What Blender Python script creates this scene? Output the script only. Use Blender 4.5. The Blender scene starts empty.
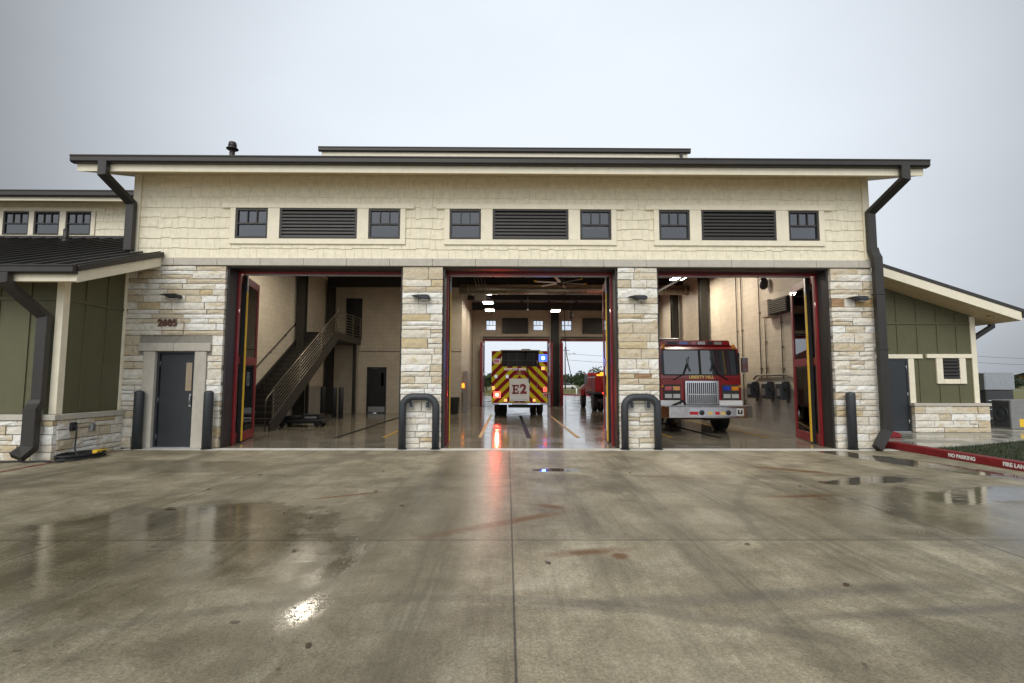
import bpy, bmesh, math, random
from mathutils import Vector, Matrix
random.seed(7)
rnd = random.Random(11)
S = bpy.context.scene
COL = S.collection
PI = math.pi

# ------------------------------------------------------------------ materials
class NT:
    def __init__(self, name, use='mat'):
        self.m = bpy.data.materials.new(name)
        self.m.use_nodes = True
        self.t = self.m.node_tree
        self.t.nodes.clear()
        self.out = self.n('ShaderNodeOutputMaterial')
        self.b = self.n('ShaderNodeBsdfPrincipled')
        self.l(self.b.outputs[0], self.out.inputs['Surface'])
        self._pos = None
    def n(self, typ, **kw):
        x = self.t.nodes.new(typ)
        for k, v in kw.items():
            setattr(x, k, v)
        return x
    def l(self, a, b):
        self.t.links.new(a, b)
    def put(self, v, sock):
        if hasattr(v, 'is_output'):
            self.l(v, sock)
        elif isinstance(v, (tuple, list)):
            v = tuple(v)
            if sock.type == 'RGBA' and len(v) == 3:
                v = v + (1,)
            sock.default_value = v
        else:
            sock.default_value = v
    def set(self, **kw):
        for k, v in kw.items():
            self.put(v, self.b.inputs[k.replace('_', ' ')])
    def pos(self):
        if self._pos is None:
            self._pos = self.n('ShaderNodeTexCoord').outputs['Object']
        return self._pos
    def math(self, op, a, b=None, c=None, clamp=False):
        x = self.n('ShaderNodeMath', operation=op, use_clamp=clamp)
        self.put(a, x.inputs[0])
        if b is not None: self.put(b, x.inputs[1])
        if c is not None: self.put(c, x.inputs[2])
        return x.outputs[0]
    def xyz(self, v=None):
        x = self.n('ShaderNodeSeparateXYZ')
        self.l(v if v is not None else self.pos(), x.inputs[0])
        return x.outputs
    def comb(self, x=0, y=0, z=0):
        c = self.n('ShaderNodeCombineXYZ')
        for i, v in enumerate((x, y, z)): self.put(v, c.inputs[i])
        return c.outputs[0]
    def mapping(self, scale=(1, 1, 1), rot=(0, 0, 0), loc=(0, 0, 0), vec=None):
        x = self.n('ShaderNodeMapping')
        self.l(vec if vec is not None else self.pos(), x.inputs[0])
        x.inputs['Scale'].default_value = scale
        x.inputs['Rotation'].default_value = rot
        x.inputs['Location'].default_value = loc
        return x.outputs[0]
    def noise(self, scale, detail=4, rough=.55, vec=None, dist=0.):
        x = self.n('ShaderNodeTexNoise')
        self.l(vec if vec is not None else self.pos(), x.inputs['Vector'])
        x.inputs['Scale'].default_value = scale
        x.inputs['Detail'].default_value = detail
        x.inputs['Roughness'].default_value = rough
        x.inputs['Distortion'].default_value = dist
        return x.outputs['Fac']
    def ramp(self, fac, stops, interp='LINEAR'):
        x = self.n('ShaderNodeValToRGB')
        self.l(fac, x.inputs[0])
        cr = x.color_ramp
        cr.interpolation = interp
        while len(cr.elements) < len(stops): cr.elements.new(.5)
        for e, (p, c) in zip(cr.elements, stops):
            e.position = p
            e.color = (c, c, c, 1) if isinstance(c, (int, float)) else tuple(c) + (1,)
        return x.outputs[0]
    def mix(self, fac, a, b, blend='MIX'):
        x = self.n('ShaderNodeMix', data_type='RGBA', blend_type=blend)
        self.put(fac, x.inputs[0]); self.put(a, x.inputs[6]); self.put(b, x.inputs[7])
        return x.outputs[2]
    def sstep(self, v, lo, hi):
        x = self.n('ShaderNodeMapRange', interpolation_type='SMOOTHSTEP')
        self.put(v, x.inputs[0]); x.inputs[1].default_value = lo; x.inputs[2].default_value = hi
        x.inputs[3].default_value = 0; x.inputs[4].default_value = 1
        return x.outputs[0]
    def bump(self, h, strength=.3, dist=.01, normal=None):
        x = self.n('ShaderNodeBump')
        x.inputs['Strength'].default_value = strength
        x.inputs['Distance'].default_value = dist
        self.l(h, x.inputs['Height'])
        if normal is not None: self.l(normal, x.inputs['Normal'])
        return x.outputs[0]

def pm(name, col, rough=.5, metal=0., var=.12, vs=4., bump=0., bs=60., coat=0., spec=.5, dirt=0., rv=.08):
    k = NT(name)
    f = k.noise(vs, 5, .6)
    lo = tuple(c * (1 - var) for c in col); hi = tuple(min(1, c * (1 + var)) for c in col)
    c = k.ramp(f, [(.3, lo), (.7, hi)])
    if dirt:
        d = k.sstep(k.noise(vs * 2.3, 6, .7, vec=k.mapping(scale=(1, 1, .35))), .5, .75)
        c = k.mix(k.math('MULTIPLY', d, dirt), c, tuple(x * .45 for x in col))
    k.set(Base_Color=c, Metallic=metal)
    k.put(k.math('MULTIPLY_ADD', f, rv * 2, rough - rv), k.b.inputs['Roughness'])
    k.b.inputs['Specular IOR Level'].default_value = spec
    if coat:
        k.b.inputs['Coat Weight'].default_value = coat
        k.b.inputs['Coat Roughness'].default_value = .05
    if bump:
        k.l(k.bump(k.noise(bs, 4, .6), bump, .004), k.b.inputs['Normal'])
    return k.m

def emis(name, col, strength):
    k = NT(name)
    k.set(Base_Color=tuple(min(.8, c) for c in col), Roughness=.3)
    k.b.inputs['Emission Color'].default_value = tuple(col) + (1,)
    k.b.inputs['Emission Strength'].default_value = strength
    return k.m

def glass(name, tint=(.8, .88, .92), trans=.75, rough=.01):
    k = NT(name)
    k.t.nodes.remove(k.b)
    g = k.n('ShaderNodeBsdfGlossy'); g.inputs['Roughness'].default_value = rough
    t = k.n('ShaderNodeBsdfTransparent'); t.inputs['Color'].default_value = tuple(c * trans for c in tint) + (1,)
    f = k.n('ShaderNodeFresnel'); f.inputs['IOR'].default_value = 1.55
    fac = k.math('MULTIPLY_ADD', f.outputs[0], 1.3 if trans < .9 else .5, .06 if trans < .9 else 0., clamp=True)
    mx = k.n('ShaderNodeMixShader')
    k.l(fac, mx.inputs[0]); k.l(t.outputs[0], mx.inputs[1]); k.l(g.outputs[0], mx.inputs[2])
    k.l(mx.outputs[0], k.out.inputs['Surface'])
    return k.m

def stone_mat():
    k = NT('limestone_blocks')
    r = k.n('ShaderNodeNewGeometry').outputs['Random Per Island']
    cols = [(0, (.70, .66, .57)), (.22, (.78, .76, .70)), (.42, (.62, .55, .42)), (.46, (.72, .67, .57)),
            (.62, (.55, .47, .34)), (.81, (.54, .44, .27)), (.85, (.66, .61, .51)), (.955, (.42, .29, .14)), (.968, (.32, .19, .10)), (.975, (.60, .53, .41))]
    c = k.ramp(r, cols, 'CONSTANT')
    n1 = k.noise(5, 6, .65, vec=k.mapping(scale=(.6, .6, 1.4)))
    c = k.mix(k.math('MULTIPLY', k.sstep(n1, .51, .65), .58), c, (.52, .38, .19))
    n3 = k.noise(3.1, 5, .7, vec=k.mapping(loc=(3, 7, 1)))
    c = k.mix(k.math('MULTIPLY', k.sstep(n3, .60, .70), .5), c, (.24, .12, .06))
    n2 = k.noise(16, 5, .7)
    c = k.mix(.75, c, k.ramp(n2, [(.25, .70), (.5, 1.05), (.8, 1.18)]), 'MULTIPLY')
    k.set(Base_Color=c, Roughness=.85)
    b1 = k.bump(k.noise(14, 6, .6), .8, .03)
    k.l(b1, k.b.inputs['Normal'])
    return k.m

def cmu_mat(name, col, low=None, split=1.35, axis='x'):
    k = NT(name)
    x, y, z = k.xyz()
    u = k.math('ADD', x, y)
    br = k.n('ShaderNodeTexBrick')
    k.l(k.comb(u, z, 0), br.inputs['Vector'])
    br.inputs['Scale'].default_value = 1
    br.inputs['Brick Width'].default_value = .4; br.inputs['Row Height'].default_value = .2
    br.inputs['Mortar Size'].default_value = .006; br.inputs['Mortar Smooth'].default_value = .3
    br.inputs['Color1'].default_value = (1, 1, 1, 1); br.inputs['Color2'].default_value = (.93, .93, .93, 1)
    br.inputs['Mortar'].default_value = (.72, .72, .72, 1)
    base = tuple(col)
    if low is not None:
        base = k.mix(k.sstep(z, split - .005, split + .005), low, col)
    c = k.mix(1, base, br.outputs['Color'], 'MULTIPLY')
    c = k.mix(1, c, k.ramp(k.noise(3, 5), [(.3, .9), (.7, 1.05)]), 'MULTIPLY')
    k.set(Base_Color=c, Roughness=.55)
    k.l(k.bump(br.outputs['Fac'], .4, -.006), k.b.inputs['Normal'])
    return k.m

M = {}
M['stone'] = stone_mat()
M['mortar'] = pm('mortar', (.27, .25, .21), .9, var=.15, vs=9, bump=.5, bs=120)
M['cast'] = pm('cast_stone', (.48, .44, .37), .8, var=.08, vs=7, bump=.25, bs=150, dirt=.25)
M['siding'] = pm('cream_shingle', (.80, .728, .55), .65, var=.10, vs=7, bump=.35, bs=90, dirt=.32)
M['trim'] = pm('cream_trim', (.81, .735, .565), .55, var=.05, vs=5, bump=.15, bs=120, dirt=.18)
M['soffit'] = pm('soffit_panel', (.62, .48, .28), .6, var=.05, vs=5)
M['bronze'] = pm('dark_bronze_metal', (.031, .027, .023), .45, .15, var=.12, vs=6, dirt=.25)
M['roof'] = pm('standing_seam_metal', (.05, .047, .045), .38, .5, var=.15, vs=3)
M['green'] = pm('olive_board', (.105, .101, .050), .7, var=.08, vs=5, bump=.2, bs=110, dirt=.15)
M['doorgrey'] = pm('charcoal_door_paint', (.022, .025, .029), .4, var=.08, vs=5, bump=.1, bs=160)
M['steelgrey'] = pm('galvanised_steel', (.42, .43, .44), .4, .8, var=.15, vs=18)
M['chrome'] = pm('polished_chrome', (.58, .58, .59), .16, 1., var=.06, vs=10)
M['plate'] = pm('diamond_plate', (.5, .51, .53), .3, .9, var=.12, vs=40, bump=.6, bs=60)
M['black'] = pm('black_rubber', (.014, .014, .015), .6, var=.2, vs=12, bump=.3, bs=90)
M['blackpaint'] = pm('black_paint', (.02, .02, .022), .35, var=.15, vs=8)
M['sleeve'] = pm('bollard_sleeve', (.033, .037, .042), .5, var=.12, vs=9, bump=.15, bs=140, dirt=.2)
M['red'] = pm('fire_red_paint', (.26, .006, .010), .32, var=.1, vs=3, coat=.45)
M['doorred'] = pm('door_red_paint', (.20, .006, .011), .4, var=.1, vs=4, coat=.2)
M['white'] = pm('white_paint', (.72, .72, .70), .35, var=.05, vs=4, coat=.3)
M['yellow'] = pm('yellow_edge', (.80, .50, .03), .45, var=.1, vs=12)
M['floorline'] = pm('floor_line_yellow', (.40, .225, .022), .45, var=.2, vs=10)
M['floorblack'] = pm('floor_line_black', (.010, .010, .010), .7, var=.2, vs=10, spec=.2)
M['orange'] = pm('orange_paint', (.33, .055, .012), .4, var=.1, vs=6, coat=.4)
M['amber'] = pm('amber_lens', (.75, .28, .02), .2, coat=1)
M['redlens'] = pm('red_lens', (.5, .01, .01), .15, coat=1)
M['bluelens'] = pm('blue_lens', (.02, .05, .5), .15, coat=1)
M['whitelens'] = pm('clear_lens', (.55, .55, .52), .15, coat=1)
M['gold'] = pm('gold_leaf', (.75, .52, .16), .35, .3)
M['letterred'] = pm('dark_red_letter', (.22, .015, .02), .4)
M['letterwhite'] = pm('white_letter', (.80, .78, .74), .6)
M['letterbrown'] = pm('brown_letter', (.10, .045, .03), .5)
M['curbred'] = pm('red_curb_paint', (.20, .008, .011), .5, var=.18, vs=7, bump=.3, bs=90, dirt=.5)
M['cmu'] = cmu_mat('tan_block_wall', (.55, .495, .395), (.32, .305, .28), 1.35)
M['cmuplain'] = cmu_mat('tan_block_wall_upper', (.52, .46, .36))
M['darkceil'] = pm('dark_deck', (.028, .027, .026), .6, .2, var=.15, vs=4)
M['stair'] = pm('stair_steel', (.04, .038, .034), .45, .4, var=.12, vs=7)
M['rail'] = pm('rail_steel', (.20, .18, .14), .4, .6, var=.1, vs=9)
M['glass'] = glass('window_glass', (.55, .62, .72), .55)
M['doorglass'] = glass('door_glass', (.75, .8, .8), .8)
M['wind'] = glass('windscreen_glass', (.5, .56, .6), .35)
M['wire'] = pm('wire', (.02, .02, .02), .6)
M['wood'] = pm('weathered_wood', (.26, .15, .07), .75, var=.25, vs=9, bump=.4, bs=60)
M['bark'] = pm('bark', (.07, .055, .042), .9, var=.3, vs=12, bump=.8, bs=40)
M['hvac'] = pm('condenser_sheet', (.33, .33, .31), .5, .2, var=.1, vs=5, dirt=.25)
M['hvacgrey']= pm('weathered_sheet', (.22, .22, .21), .55, .1, var=.1, vs=5, dirt=.25)
M['hvacdark'] = pm('condenser_grille', (.045, .045, .047), .6, var=.2, vs=20)
M['conduit'] = pm('painted_conduit', (.16, .135, .10), .6, 0., var=.1)
M['rearglass'] = glass('rear_window_glass', (.95, .97, 1), .95, .2)
M['deadleaf'] = pm('wet_dead_leaf', (.06, .03, .013), .35, var=.3, vs=30)
M['duct'] = pm('spiral_duct', (.34, .30, .25), .3, .85, var=.15, vs=6)
M['fan'] = pm('fan_blade', (.8, .78, .72), .5, 0., var=.05)
M['lampwhite'] = emis('lamp_tube', (1, .95, .86), 14)
M['redlamp'] = emis('red_beacon', (1, .03, .015), 9)
M['redcore'] = emis('red_beacon_core', (1, .55, .25), 9)
M['bluecore'] = emis('blue_beacon_core', (.35, .6, 1), 7)
M['bluelamp'] = emis('blue_beacon', (.01, .035, 1), 7)
M['taillamp'] = emis('tail_lamp', (1, .04, .02), 4)
M['amberlamp'] = emis('amber_lamp', (1, .28, .02), 2.5)
M['rearlamp'] = emis('clear_lamp', (.6, .7, 1), .9)

def leaf_mat(name, a, b):
    k = NT(name)
    r = k.n('ShaderNodeNewGeometry').outputs['Random Per Island']
    c = k.ramp(r, [(0, a), (1, b)])
    k.set(Base_Color=c, Roughness=.6)
    k.b.inputs['Specular IOR Level'].default_value = .25
    return k.m
M['leaf'] = leaf_mat('oak_leaves', (.018, .032, .012), (.06, .09, .03))
M['farleaf'] = leaf_mat('far_tree_leaves', (.022, .034, .018), (.06, .075, .04))
M['blade'] = leaf_mat('grass_blades', (.014, .026, .008), (.045, .062, .018))

def chevron_mat():
    k = NT('chevron_stripes')
    x, y, z = k.xyz()
    s = k.math('ADD', z, k.math('ABSOLUTE', x))
    f = k.math('FRACT', k.math('DIVIDE', s, .46))
    m = k.math('GREATER_THAN', f, .5)
    c = k.mix(m, (.62, .55, .015), (.22, .006, .012))
    c = k.mix(1, c, k.ramp(k.noise(6, 5), [(.3, .88), (.7, 1.05)]), 'MULTIPLY')
    k.set(Base_Color=c, Roughness=.6)
    k.b.inputs['Specular IOR Level'].default_value = .2
    return k.m
M['chevron'] = chevron_mat()

def driveway_mat():
    k = NT('wet_concrete')
    x, y, z = k.xyz()
    def ell(cx, cy, rx, ry, rot=0., soft=.35, warp=.35):
        dx = k.math('SUBTRACT', x, cx); dy = k.math('SUBTRACT', y, cy)
        c, s = math.cos(rot), math.sin(rot)
        u = k.math('ADD', k.math('MULTIPLY', dx, c / rx), k.math('MULTIPLY', dy, s / rx))
        v = k.math('ADD', k.math('MULTIPLY', dx, -s / ry), k.math('MULTIPLY', dy, c / ry))
        d = k.math('SQRT', k.math('ADD', k.math('MULTIPLY', u, u), k.math('MULTIPLY', v, v)))
        d = k.math('ADD', d, k.math('MULTIPLY', k.math('SUBTRACT', warpn, .5), warp * 2))
        return k.math('SUBTRACT', 1, k.sstep(d, 1 - soft, 1 + soft))
    def mx(*a):
        r = a[0]
        for b in a[1:]: r = k.math('MAXIMUM', r, b)
        return r
    warpn = k.noise(1.6, 5, .6)
    big = k.noise(.42, 5, .6)
    mid = k.noise(1.7, 9, .72, dist=.5)
    fine = k.noise(28, 5, .7)
    grit = k.noise(210, 2, .6)
    broom = k.noise(1, 3, .6, vec=k.mapping(scale=(90, 3.5, 1)))
    c = k.ramp(mid, [(.34, (.205, .172, .106)), (.5, (.320, .275, .180)), (.66, (.46, .408, .290))])
    c = k.mix(.55, c, k.ramp(big, [(.38, .68), (.5, 1.0), (.62, 1.18)]), 'MULTIPLY')
    c = k.mix(.5, c, k.ramp(fine, [(.36, .6), (.6, 1.1)]), 'MULTIPLY')
    swp = k.noise(1, 6, .7, vec=k.mapping(scale=(15, .7, 1), rot=(0, 0, .12)))
    c = k.mix(.6, c, k.ramp(swp, [(.37, .78), (.5, 1.0), (.63, 1.10)]), 'MULTIPLY')
    sp2 = k.noise(17, 6, .8)
    c = k.mix(k.math('MULTIPLY', k.sstep(sp2, .60, .70), .5), c, (.060, .048, .026))
    spk = k.noise(52, 4, .8)
    c = k.mix(.6, c, k.ramp(spk, [(.36, .4), (.5, 1.0), (.64, 1.45)]), 'MULTIPLY')
    gr2 = k.noise(130, 2, .7)
    c = k.mix(.55, c, k.ramp(gr2, [(.36, .55), (.5, 1.0), (.66, 1.4)]), 'MULTIPLY')
    blot = k.noise(6.5, 8, .75, dist=.8)
    c = k.mix(k.math('MULTIPLY', k.sstep(blot, .58, .70), .35), c, (.095, .078, .046))
    cr = k.math('ABSOLUTE', k.math('SUBTRACT', k.noise(.75, 6, .6, vec=k.mapping(loc=(4, 9, 0))), .5))
    c = k.mix(k.math('MULTIPLY', k.math('SUBTRACT', 1, k.sstep(cr, .0008, .0022)), .35), c, (.05, .043, .03))
    c = k.mix(.35, c, k.ramp(broom, [(.3, .75), (.7, 1.1)]), 'MULTIPLY')
    # streaks pulled out of the bays by tyres
    st = k.noise(1, 5, .65, vec=k.mapping(scale=(1.5, .16, 1)))
    c = k.mix(k.math('MULTIPLY', k.sstep(st, .52, .68), .55), c, (.080, .070, .046))
    # every slab was poured separately: slightly different tone
    ix = k.math('ADD', k.math('ADD', k.math('GREATER_THAN', x, -4.27), k.math('GREATER_THAN', x, .05)), k.math('ADD', k.math('GREATER_THAN', x, 4.55), k.math('GREATER_THAN', x, -9.)))
    iy = k.math('ADD', k.math('ADD', k.math('GREATER_THAN', y, -3.44), k.math('GREATER_THAN', y, -6.96)), k.math('GREATER_THAN', y, -10.5))
    wn_ = k.n('ShaderNodeTexWhiteNoise', noise_dimensions='2D'); k.l(k.comb(k.math('ADD', ix, .5), k.math('ADD', iy, 3.5), 0), wn_.inputs['Vector'])
    c = k.mix(1, c, k.ramp(wn_.outputs['Value'], [(0, .80), (1, 1.16)]), 'MULTIPLY')
    # tyre-darkened lanes running out of the bays
    lane = mx(ell(2.75, -4.8, .34, 5.2, .10, .6, .5), ell(-.62, -7.6, .20, 2.6, .0, .5, .5), ell(-1.25, -5.5, .22, 4.6, -.06, .6, .5), ell(4.7, -4.6, .26, 4.4, .08, .6, .6), ell(6.75, -5.2, .3, 4.2, .12, .6, .6), ell(-3.6, -4.2, .26, 4.0, -.1, .6, .6), ell(1.75, -6.6, .2, 3.2, .05, .6, .6))
    c = k.mix(k.math('MULTIPLY', lane, k.math('MULTIPLY', k.sstep(swp, .34, .62), .62)), c, (.075, .064, .040))
    # tyre arcs
    def arc(cx, cy, r, w):
        dx = k.math('SUBTRACT', x, cx); dy = k.math('SUBTRACT', y, cy)
        d = k.math('SQRT', k.math('ADD', k.math('MULTIPLY', dx, dx), k.math('MULTIPLY', dy, dy)))
        d = k.math('ABSOLUTE', k.math('SUBTRACT', d, r))
        d = k.math('ADD', d, k.math('MULTIPLY', k.math('SUBTRACT', mid, .5), .12))
        return k.math('SUBTRACT', 1, k.sstep(d, w * .5, w * 1.3))
    arcs = mx(arc(9.5, -8.2, 7.1, .07), arc(9.5, -8.2, 5.3, .07), arc(-.5, -13.5, 5.2, .08))
    c = k.mix(k.math('MULTIPLY', arcs, k.math('MULTIPLY', k.sstep(big, .38, .6), .38)), c, (.07, .062, .05))
    skid = mx(ell(1.6, -8.3, 1.7, .1, .12, .6, .5), ell(3.2, -8.5, 1.4, .06, .1, .6, .5))
    c = k.mix(k.math('MULTIPLY', skid, .4), c, (.06, .055, .05))
    # rust stains
    rust = mx(ell(-2.2, -5.0, .5, .05, .5, .6, .8), ell(2.6, -3.6, .5, .06, -.2, .6, .8), ell(-.1, -6.38, .85, .09, .6, .7, .9), ell(1.0, -7.42, .075, .09, 0, .5, .3), ell(.78, -7.3, .3, .08, .2, .8, .9),
              ell(5.0, -2.9, .6, .13, -.65, .5, .4), ell(4.1, -5.0, .5, .07, .1, .6, .5), ell(.55, -5.6, .18, .08, -.6, .6, .4))
    c = k.mix(k.math('MULTIPLY', rust, k.math('MULTIPLY', k.sstep(blot, .22, .52), .95)), c, (.135, .056, .010))
    # standing water and damp
    pud = mx(ell(7.75, -2.0, .45, 2.0, .32, .16, .5), ell(6.6, -4.9, 1.1, .38, .45, .2, .6), ell(5.7, -3.9, .9, .25, .3, .25, .7),
             ell(.85, -2.93, .42, .17, 0, .15, .4), ell(7.2, -6.2, 1.4, .5, .5, .25, .6))
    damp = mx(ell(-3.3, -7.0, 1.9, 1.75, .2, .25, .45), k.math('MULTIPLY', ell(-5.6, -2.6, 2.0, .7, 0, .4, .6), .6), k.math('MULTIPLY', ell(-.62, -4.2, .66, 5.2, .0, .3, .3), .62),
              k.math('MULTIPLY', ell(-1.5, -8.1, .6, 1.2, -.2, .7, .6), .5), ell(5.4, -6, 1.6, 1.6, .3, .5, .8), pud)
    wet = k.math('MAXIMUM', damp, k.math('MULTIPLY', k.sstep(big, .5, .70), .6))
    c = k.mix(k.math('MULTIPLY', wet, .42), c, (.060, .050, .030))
    c = k.mix(k.math('MULTIPLY', pud, .55), c, (.045, .042, .036))
    # joints
    jit = k.math('MULTIPLY', k.math('SUBTRACT', k.noise(9, 3), .5), .008)
    def line(v, p, w=.010):
        d = k.math('ABSOLUTE', k.math('ADD', k.math('SUBTRACT', v, p), jit))
        return k.math('SUBTRACT', 1, k.sstep(d, w * .6, w * 1.4))
    j = mx(line(x, .05, .007), line(x, -4.27), line(x, 4.55), line(y, -3.44), line(y, -6.96), line(y, -10.5), line(x, -9.0), line(y, -14.2))
    c = k.mix(k.math('MULTIPLY', j, .8), c, (.035, .032, .028))
    # leaves / grit specks
    sp = k.sstep(k.noise(5.5, 1, .5), .77, .80)
    c = k.mix(k.math('MULTIPLY', sp, .7), c, (.05, .035, .02))
    k.set(Base_Color=c)
    ro = k.math('MULTIPLY_ADD', wet, -.26, .58)
    ro = k.math('ADD', ro, k.math('MULTIPLY', k.math('SUBTRACT', mid, .5), .22))
    ro = k.math('MULTIPLY_ADD', damp, -.13, ro)
    ro = k.math('MULTIPLY_ADD', k.math('MAXIMUM', pud, k.math('MULTIPLY', ell(-3.6, -6.7, 1.3, 1.3, .2, .35, .7), .7)), -.19, ro)
    ro = k.math('ADD', ro, k.math('MULTIPLY', k.math('SUBTRACT', blot, .5), .3))
    film = k.math('MULTIPLY', mx(ell(-1.36, -8.5, .15, .30, -.2, .6, .5), ell(-1.40, -7.6, .12, .45, -.15, .6, .6)), k.sstep(k.noise(24, 3, .6), .30, .46))
    ro = k.math('ADD', k.math('MULTIPLY', ro, k.math('SUBTRACT', 1, film)), k.math('MULTIPLY', film, .14))
    ro = k.math('MAXIMUM', ro, .035)
    k.put(ro, k.b.inputs['Roughness'])
    k.b.inputs['Specular IOR Level'].default_value = .55
    dry = k.math('SUBTRACT', 1, k.math('MULTIPLY', damp, .85))
    h = k.math('ADD', k.math('MULTIPLY', grit, .5), k.math('ADD', k.math('MULTIPLY', broom, .5), k.math('MULTIPLY', fine, .6)))
    h = k.math('MULTIPLY', h, k.math('MAXIMUM', k.math('MULTIPLY', dry, k.math('SUBTRACT', 1, pud)), .06))
    h = k.math('MULTIPLY', h, k.math('SUBTRACT', 1, k.math('MULTIPLY', film, .92)))
    h = k.math('MULTIPLY_ADD', k.noise(1, 3, .5, vec=k.mapping(scale=(2.5, 11, 1))), k.math('MULTIPLY', damp, 1.0), h)
    rip = ell(-1.38, -8.05, .4, .95, -.1, .5, .4)
    h = k.math('MULTIPLY_ADD', k.math('MULTIPLY', k.noise(34, 2, .5), rip), .4, h)
    h = k.math('SUBTRACT', h, k.math('MULTIPLY', j, 2.))
    k.l(k.bump(h, .55, .003), k.b.inputs['Normal'])
    return k.m
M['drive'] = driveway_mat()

def slab_mat(name, a, b, rough, wetlo=.45, wethi=.62, wetrough=.08, joint=None, bmp=.25):
    k = NT(name)
    n1 = k.noise(.9, 6, .6); n2 = k.noise(26, 5, .7); n3 = k.noise(4, 5, .6)
    c = k.ramp(n3, [(.28, a), (.72, b)])
    c = k.mix(.45, c, k.ramp(n2, [(.25, .75), (.65, 1.06)]), 'MULTIPLY')
    w = k.sstep(n1, wetlo, wethi)
    c = k.mix(k.math('MULTIPLY', w, .25), c, tuple(v * .4 for v in a))
    if joint:
        x, y, z = k.xyz()
        for v in (x, y):
            f = k.math('ABSOLUTE', k.math('SUBTRACT', k.math('FRACT', k.math('DIVIDE', v, joint)), .5))
            c = k.mix(k.math('MULTIPLY', k.math('LESS_THAN', f, .008 / joint), .7), c, (.05, .045, .04))
    k.set(Base_Color=c)
    k.put(k.math('ADD', k.math('MULTIPLY_ADD', w, wetrough - rough, rough), k.math('MULTIPLY', k.math('SUBTRACT', n3, .5), .08)), k.b.inputs['Roughness'])
    k.l(k.bump(n2, bmp, .002), k.b.inputs['Normal'])
    return k.m
M['bayfloor'] = slab_mat('polished_bay_floor', (.185, .162, .12), (.28, .25, .19), .16, .4, .6, .09, None, .06)
M['walk'] = slab_mat('sidewalk_concrete', (.30, .28, .23), (.42, .40, .34), .4, .42, .58, .06, 1.5)
M['reardrive'] = slab_mat('rear_wet_concrete', (.30, .29, .27), (.44, .43, .40), .35, .4, .58, .08, 4.)
M['strip'] = slab_mat('threshold_concrete', (.50, .48, .43), (.66, .64, .58), .6, .6, .75, .3)
M['asphalt'] = slab_mat('asphalt', (.04, .04, .04), (.07, .07, .07), .5, .4, .6, .2)
M['field'] = slab_mat('field_grass', (.10, .105, .03), (.20, .18, .06), .9, .6, .8, .8, None, .8)

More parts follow.
